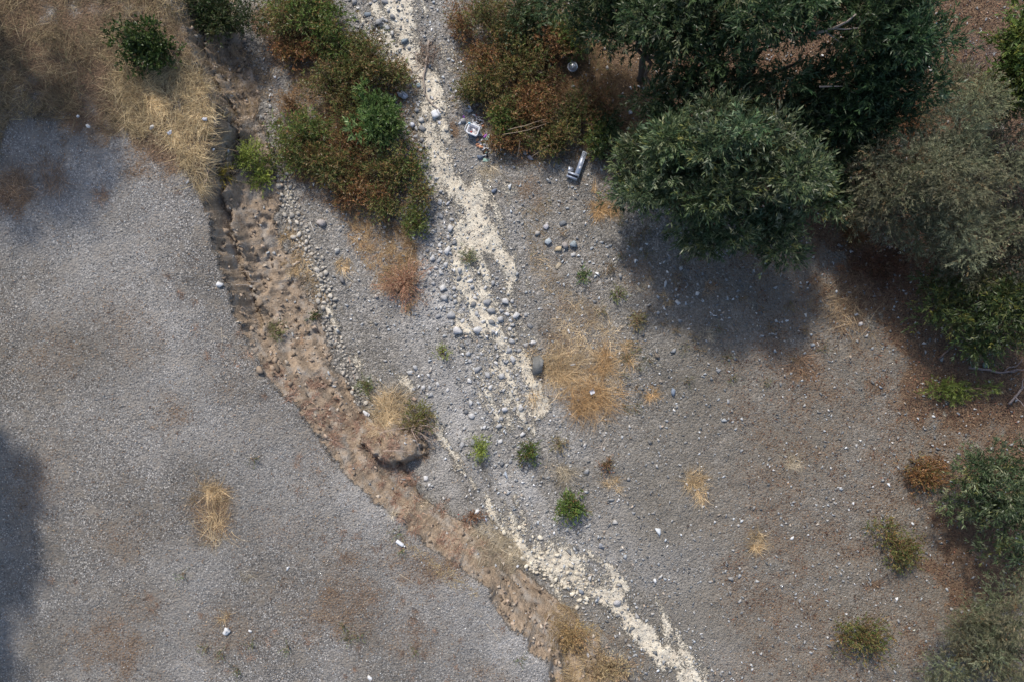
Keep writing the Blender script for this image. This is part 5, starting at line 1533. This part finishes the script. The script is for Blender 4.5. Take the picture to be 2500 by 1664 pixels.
def sheet(name, px, py, w_, h_, m, label, cat, rz=0, curl=.06, seed=0, up_=0.0):
    """a bent sheet with thickness"""
    n = 7
    u, v = np.meshgrid(np.linspace(-.5, .5, n), np.linspace(-.5, .5, n), indexing='ij')
    zz = curl * (np.cos(u * 3 + seed) + .7 * np.sin(v * 5 + seed * 2)) + (fbm(u * 3 + seed, v * 3 + 5, 1.5, 2) - .5) * curl * 1.6
    zz -= zz.min()
    top = np.stack([u * w_, v * h_, zz + .006], -1).reshape(-1, 3)
    bot = top - np.array([0, 0, .005])
    idx = np.arange(n * n).reshape(n, n)
    f = np.stack([idx[:-1, :-1], idx[1:, :-1], idx[1:, 1:], idx[:-1, 1:]], -1).reshape(-1, 4)
    ring = np.concatenate([idx[0, :], idx[1:, -1], idx[-1, -2::-1], idx[-2:0:-1, 0]])
    nx = np.roll(ring, -1)
    side = np.stack([ring, nx, nx + n * n, ring + n * n], 1)
    x, y, z = at(px, py, up_)
    me = rawmesh(name, np.concatenate([top, bot]), np.concatenate([f, f[:, ::-1] + n * n, side[:, ::-1]]), m)
    return tag(add(name, me, None, (x, y, z + up_ + .01), (0, 0, rz)), label, cat)


def bottle(px, py, L, r, m, label, rz, capm=None, name='plastic_bottle'):
    x, y, z = at(px, py)
    o = empty(name, (x, y, z + r * .92), rz)
    tag(o, label, 'bottle')
    mb = MB()
    mb.lathe([(-L / 2, 0.0), (-L / 2, r * .8), (-L * .44, r), (-L * .1, r * .93), (-.02 * L, r), (L * .2, r), (L * .33, r * .55), (L * .40, r * .36), (L * .43, r * .36), (L * .43, 0)], 12)
    add('body', mb.mesh('body', m, True), o)
    mb = MB()
    mb.lathe([(L * .41, 0), (L * .41, r * .45), (L * .5, r * .45), (L * .5, 0)], 10)
    add('cap', mb.mesh('cap', capm or M_CAP, False), o)
    return o


def carton(px, py, d, m, label, rz, flapm=None, name='carton', cat='carton'):
    """crushed carton with an open flap"""
    x, y, z = at(px, py)
    o = empty(name, (x, y, z), rz)
    tag(o, label, cat)
    bm = bmesh.new()
    bmesh.ops.create_cube(bm, size=1)
    bmesh.ops.subdivide_edges(bm, edges=bm.edges, cuts=2, use_grid_fill=True)
    V = np.array([v.co[:] for v in bm.verts])
    F = [[v.index for v in f.verts] for f in bm.faces]
    bm.free()
    V = V * np.asarray(d) + R.normal(size=V.shape) * np.asarray(d) * .05
    V[:, 2] -= V[:, 2].min()
    add('box', rawmesh('box', V, np.array(F), m), o)
    mb = MB()
    mb.box((d[0] * .5 + d[0] * .13, 0, d[2] * .75), (d[0] * .28, d[1] * .9, .006), (0, -.5, .1))
    add('flap', mb.mesh('flap', flapm or m), o)
    return o


# cooler
x0, y0, z0 = at(1155, 317, .3)
o = empty('cooler', (x0, y0, z0), math.radians(-22))
tag(o, 'open white and blue cooler box standing among dumped rubbish', 'cooler')
cw, cd, chh = .40, .34, .32


def rrect(w_, d_, r_, n=5):
    P = []
    for cx_, cy_, a0 in ((w_ / 2 - r_, d_ / 2 - r_, 0), (-w_ / 2 + r_, d_ / 2 - r_, 90), (-w_ / 2 + r_, -d_ / 2 + r_, 180), (w_ / 2 - r_, -d_ / 2 + r_, 270)):
        for k in range(n):
            a = math.radians(a0 + 90 * k / (n - 1))
            P.append((cx_ + r_ * math.cos(a), cy_ + r_ * math.sin(a)))
    return P


def loft(rings):
    n = len(rings[0][0])
    V = np.array([(x, y, z) for P, z in rings for x, y in P])
    F = []
    for i in range(len(rings) - 1):
        for j in range(n):
            F.append([i * n + j, i * n + (j + 1) % n, (i + 1) * n + (j + 1) % n, (i + 1) * n + j])
    return V, F, n


V, F, n_ = loft([(rrect(.34, .28, .05), 0), (rrect(.35, .29, .055), .02), (rrect(.38, .32, .06), .25)])
me = rawmesh('body', V, [np.array(F), np.array([list(range(n_))[::-1]])], M_BLUE, smooth=False)
add('body', me, o)
V, F, n_ = loft([(rrect(.395, .335, .065), .235), (rrect(.41, .35, .07), .25), (rrect(.41, .35, .07), .30), (rrect(.39, .33, .06), .312), (rrect(.33, .27, .05), .312), (rrect(.32, .26, .05), .30)])
rim_ = add('rim', rawmesh('rim', V, np.array(F), M_WHITE), o)
V, F, n_ = loft([(rrect(.32, .26, .05), .305), (rrect(.29, .23, .045), .10)])
me = rawmesh('liner', V, [np.array(F), np.array([[*range(n_, 2 * n_)]])], M_FOAM)
add('liner', me, o)
mb = MB()
P = [(-.205, -.12, .27), (-.245, -.12, .29), (-.262, -.06, .31), (-.262, .06, .31), (-.245, .12, .29), (-.205, .12, .27)]
mb.tube(P, .014, 6)
add('handle', mb.mesh('handle', M_WHITE, True), rim_)
mb = MB()
mb.box((-.19, .15, .32), (.07, .05, .03), (0, .2, .3))
add('latch', mb.mesh('latch', M_CAP), rim_)
o_xy = (x0, y0, z0)
for i, (dx, dy, rz) in enumerate([(-.03, .05, .2), (.06, -.03, .9), (.02, .04, 1.8)]):
    c_, s__ = math.cos(math.radians(-22)), math.sin(math.radians(-22))
    mb = MB()
    mb.box((0, 0, 0), (.14, .10, .03), (.15 * i, .1, rz))
    q = add('foam_sheet', mb.mesh('foam_sheet', M_FOAM), None, (x0 + dx * c_ - dy * s__, y0 + dx * s__ + dy * c_, z0 + .125 + .03 * i))
    tag(q, ['flat foam slab lowest inside the cooler', 'broken foam slab inside the cooler', 'foam slab lying on top inside the cooler'][i], 'foam')
q = crumpled('red_wrapper', 1153, 322, (.07, .06, .04), M_RED, 'small red wrapper inside the cooler', 'wrapper', 4)
q.location = (x0 - .07, y0 - .04, z0 + .17)
# broken foam pile
fx, fy, fz = at(1167, 297)
k = 0
for i in range(34):
    a, r_ = R.random() * 6.28, math.sqrt(R.random()) * .19
    s0 = .03 + .06 * R.random()
    me = rawmesh('foam_chunk', *TINY[i % 10], M_FOAM)
    q = add('foam_chunk', me, None, (fx + r_ * math.cos(a), fy + r_ * math.sin(a) * .9, fz + .02 + .10 * (1 - r_ / .2) * R.random()), (R.random(), R.random(), R.random() * 6), (s0 * 1.5,) * 3)
    tag(q, 'white foam chunk in the broken pile above the cooler', 'foam', 'broken foam pile')
sheet('white_sheet', 1161, 306, .10, .26, M_WHITE, 'narrow white panel leaning between cooler and foam pile', 'panel', .7, .02, 1)
for i, (px, py, s0) in enumerate([(1173, 318, .05), (1172, 323, .055), (1174, 329, .09), (1178, 331, .06)]):
    crumpled('paper_wad', px, py, (s0 * 1.3, s0 * 1.2, s0), M_PAPER, ['small white wad just beside the cooler', 'middle white wad below the first one by the cooler', 'largest white wad between cooler and purple cloth', 'white wad touching the purple cloth'][i], 'paper', 10 + i)
crumpled('purple_cloth', 1185, 333, (.17, .10, .06), M_PURP, 'crumpled purple cloth beside the green printed carton', 'cloth', 21, .6)
carton(1190, 338, (.19, .10, .035), M_GREEN, 'green printed carton lying below the purple cloth', math.radians(52))
sheet('purple_scrap', 1132, 286, .06, .07, M_PURP, 'tiny purple scrap uphill of the cooler', 'scrap', .3, .02, 3)
o = empty('paper_cup', (*at(1158, 282)[:2], at(1158, 282)[2] + .035), -.3)
tag(o, 'white paper cup with red end above the foam pile', 'cup')
mb = MB()
mb.lathe([(-.06, 0), (-.06, .028), (.06, .04), (.06, .034), (-.05, .024)], 12)
add('cup', mb.mesh('cup', M_PAPER, True), o)
mb = MB()
mb.lathe([(.058, .0), (.058, .043), (.075, .043), (.08, 0)], 12)
add('lid', mb.mesh('lid', M_RED), o)
for i, (px, py, m_, lb) in enumerate([(1167, 355, M_ORNG, 'orange snack wrapper below the cooler'), (1174, 360, M_ORNG, 'second orange wrapper beside the snack wrapper'), (1172, 351, M_PAPER, 'pale wrapper above the orange ones')]):
    sheet('snack_wrapper', px, py, .13, .09, m_, lb, 'wrapper', .4 - i * .7, .03, i)


def shoe(px, py, rz, label):
    x, y, z = at(px, py)
    o = empty('shoe', (x, y, z), rz)
    tag(o, label, 'shoe')
    prof = [(-.13, .030, .07), (-.10, .036, .085), (-.03, .034, .075), (.05, .043, .055), (.10, .042, .042), (.135, .022, .03)]
    V = []
    for u, hw, hh in prof:
        for k in range(8):
            a = k * math.pi / 7
            V.append((u, hw * math.cos(a), .018 + hh * math.sin(a)))
    F = [[i * 8 + k, i * 8 + k + 1, i * 8 + k + 9, i * 8 + k + 8] for i in range(5) for k in range(7)]
    add('upper', rawmesh('upper', np.array(V), np.array(F), M_BLACK, smooth=True), o)
    P = [(-.14, .02), (-.14, -.02), (-.10, -.038), (-.02, -.035), (.06, -.047), (.12, -.035), (.145, 0), (.12, .035), (.06, .047), (-.02, .035), (-.10, .038)]
    V = np.array([(a, b, 0) for a, b in P] + [(a, b, .022) for a, b in P])
    n = len(P)
    add('sole', rawmesh('sole', V, [np.array([[i, (i + 1) % n, (i + 1) % n + n, i + n] for i in range(n)])[:, ::-1], np.array([list(range(n)), list(range(n, 2 * n))])], M_BLACK), o)


shoe(1185, 367, 1.0, 'black shoe near the orange wrappers')
shoe(1189, 375, 1.7, 'second black shoe beside the dark blue rock')
carton(1186, 392, (.17, .10, .03), M_GREEN, 'green and white carton below the dark blue rock', -.1)

for i in range(18):
    px, py = along([(1140, 268), (1160, 285), (1168, 312), (1178, 345), (1184, 395)], 14)
    m_ = random.choice([M_PAPER, M_PAPER, M_WHITE, M_BAG, M_ORNG, M_GREEN])
    tag(sheet('scrap', px, py, random.uniform(.05, .12), random.uniform(.04, .09), m_, 'small torn scrap in the rubbish trail beside the cooler', 'scrap', R.random() * 3, .03, i), None, None, 'scraps of the rubbish trail')
# broken metal bracket
ax_, ay_, az_ = at(1417, 402, .15)
o = empty('broken_bracket', (ax_, ay_, az_), math.radians(70))
o.scale = (1.25, 1.25, 1.25)
tag(o, 'broken blue-grey metal bracket with long channel and short end plates', 'scrap metal')
mb = MB()
mb.box((.02, 0, .17), (.64, .115, .008), (0, -.06, 0))
mb.box((.02, .057, .152), (.64, .008, .045), (0, -.06, 0))
mb.box((.02, -.057, .152), (.64, .008, .045), (0, -.06, 0))
add('long_channel', mb.mesh('long_channel', M_STEEL), o)
for u in (.30, .24):
    mb = MB()
    mb.lathe([(.172 + u * .06, 0), (.172 + u * .06, .014), (.180 + u * .06, .014), (.180 + u * .06, 0)], 10, None, 2)
    q = add('bolt_hole', mb.mesh('bolt_hole', M_BLACK), o, (u, (u - .27) * .8, 0))  # solid black disc painted for the shade inside a hole
for nm, c_, d_, r_ in [('end_plate', (-.315, .085, .11), (.05, .30, .12), (0, .25, 0)), ('end_plate', (-.385, .095, .09), (.06, .30, .07), (0, .5, 0)), ('corner_plate', (-.19, .19, .09), (.11, .16, .01), (.35, .2, .15)), ('corner_plate', (-.235, .185, .06), (.01, .16, .09), (0, .2, .15))]:
    mb = MB()
    mb.box(c_, d_, r_)
    add(nm, mb.mesh(nm, M_STEEL), o)
mb = MB()
mb.box((-.35, .09, .12), (.022, .27, .10), (0, .3, 0))
add('gap_shade_strip', mb.mesh('gap_shade_strip', M_BLACK), o)  # solid black strip painted for the shaded gap between the end plates
mb = MB()
mb.box((-.10, -.015, .165), (.07, .05, .03))
add('bolt_block', mb.mesh('bolt_block', M_WHITE), o)

# silver dome
x0, y0, z0 = at(1398, 162, .3)
o = empty('silver_dome', (x0, y0, z0 + .25), .2)
tag(o, 'dull silver dome shaped shell lying in the dry brush', 'shell')
mb = MB()
mb.lathe([(.0, .135), (.03, .132), (.08, .11), (.12, .075), (.14, .035), (.145, 0)], 16, None, 2)
dm_ = add('dome', mb.mesh('dome', M_FOIL, True), o)
mb = MB()
mb.lathe([(0, .13), (.004, .172), (.012, .172), (.016, .13)], 16, None, 2)
add('brim', mb.mesh('brim', M_FOIL, True), o)
mb = MB()
mb.tube([(-.005, -.125, .05), (-.005, -.06, .132), (0, 0, .15), (.01, .06, .132), (.01, .125, .05)], .008, 5)
add('ridge', mb.mesh('ridge', M_STEEL), dm_)

for i, (px, py, d, m_, lb, nm, cat, amp) in enumerate([
    (538, 695, (.22, .17, .14), M_PAPER, 'crumpled white paper at the very edge of the terrace', 'paper_wad', 'paper', .5),
    (554, 1537, (.24, .22, .12), M_PAPER, 'crumpled white paper ball with grey folds on the terrace', 'paper_wad', 'paper', .6),
    (217, 309, (.17, .11, .08), M_PAPER, 'white crumpled scrap where dry grass meets gravel', 'paper_wad', 'paper', .4),
    (191, 285, (.09, .10, .06), M_PAPER, 'small white scrap uphill in the dry grass', 'paper_wad', 'paper', .4),
    (372, 311, (.18, .10, .07), M_PAPER, 'white torn scrap in the golden grass', 'paper_wad', 'paper', .5),
    (415, 325, (.20, .14, .06), M_BAG, 'thin grey plastic film in the golden grass', 'plastic_film', 'plastic', .5),
    (500, 292, (.16, .12, .06), M_BAG, 'pale plastic film near the crest of the bank', 'plastic_film', 'plastic', .5),
    (459, 445, (.10, .13, .07), M_PAPER, 'white scrap below the golden bank-edge grass', 'paper_wad', 'paper', .4),
    (984, 235, (.36, .30, .20), M_BAG, 'lilac white plastic bag beside the young willow', 'plastic_bag', 'bag', .5),
    (1007, 306, (.22, .18, .12), M_BAG, 'small lilac plastic bag below the young willow', 'plastic_bag', 'bag', .4),
    (1165, 1248, (.20, .15, .06), M_PAPER, 'white folded wrapper at the toe of the lower bank', 'wrapper', 'wrapper', .5),
    (1186, 1267, (.14, .12, .05), M_BAG, 'pale torn wrapper downhill of the white folded one', 'wrapper', 'wrapper', .5),
    (1048, 1182, (.12, .10, .06), M_PAPER, 'white scrap below the upright white box', 'paper_wad', 'paper', .4),
    (903, 1653, (.16, .20, .06), M_PAPER, 'white scrap at the lowest end of the terrace', 'paper_wad', 'paper', .3),
    (611, 1539, (.15, .08, .05), M_PAPER, 'small white scrap beside the crumpled paper ball', 'paper_wad', 'paper', .3),
    (703, 1386, (.14, .09, .05), M_PAPER, 'white torn scrap alone on the middle of the terrace', 'paper_wad', 'paper', .5),
    (1398, 889, (.24, .09, .06), M_PAPER, 'white paper scrap in the golden grass strip', 'paper_wad', 'paper', .5),
    (1539, 275, (.16, .14, .05), M_BAG, 'pale plastic scrap in the brown clearing', 'plastic_film', 'plastic', .5),
    (1073, 300, (.14, .12, .05), M_BAG, 'thin plastic scrap at the end of the driftwood', 'plastic_film', 'plastic', .5),
    (1055, 240, (.12, .09, .05), M_PAPER, 'white scrap under the driftwood bend', 'paper_wad', 'paper', .5),
    (1120, 1255, (.05, .04, .03), M_RED, 'red scrap at the toe of the lower bank', 'scrap', 'scrap', .3),
    (638, 1668, (.05, .05, .03), M_WHITE, 'tiny pale scrap at the terrace end', 'scrap', 'scrap', .3),
]):
    crumpled(nm, px, py, d, m_, lb, cat, 31 + i, R.random() * 3, amp, .12 if py < 330 and px < 520 else 0)
sheet('blue_wrapper', 1445, 955, .16, .14, M_BAG, 'blue and white wrapper in the golden grass strip', 'wrapper', .4, .05, 2, .15)
carton(892, 1008, (.20, .13, .05), M_PAPER, 'white box beside the pale straw tuft', -.5, name='white_box', cat='box')
carton(880, 940, (.11, .10, .04), M_PAPER, 'small white box by the green tuft at the bank foot', -.3, name='white_box', cat='box')
carton(1039, 1166, (.11, .15, .05), M_PAPER, 'upright white box below the slumped block', .1, name='white_box', cat='box')
carton(1062, 280, (.22, .26, .07), M_WHITE, 'crushed white tub at the end of the driftwood branch', .4, name='white_tub', cat='tub')
carton(1284, 1387, (.07, .11, .03), M_PAPER, 'little white box on the lower bank slope', .4, name='white_box', cat='box')
carton(1263, 1381, (.08, .07, .03), M_PAPER, 'tiny white box in pale grass on the lower bank', .9, name='white_box', cat='box')
bottle(979, 1325, .32, .06, M_WHITE, 'white plastic bottle on the terrace by its lower edge', math.radians(-35), M_PAPER)
bottle(1459, 100, .18, .035, M_WHITE, 'small white bottle in the brush by the dark willow', 1.4)
bottle(2285, 67, .24, .04, M_WHITE, 'white bottle on the pale litter beyond the tall willow', 1.6)
bottle(1388, 808, .17, .035, M_PAPER, 'pale bottle at the head of the golden grass strip', 1.9)
bottle(1435, 1596, .16, .045, M_WHITE, 'white bottle beside the round golden dead bush', 1.9)
for i, (pl, lb) in enumerate([([(1732, 762), (1740, 768)], 'first half of a snapped white stick on the gravel flat'), ([(1740, 770), (1750, 770)], 'second half of a snapped white stick on the gravel flat')]):
    stick('white_stick', pl, .016, lb, (.78, .77, .76), 'stick')
stick('pale_splinter', [(1994, 834), (1999, 845)], .018, 'pale splinter at the rim of the litter', (.6, .5, .42), 'stick')
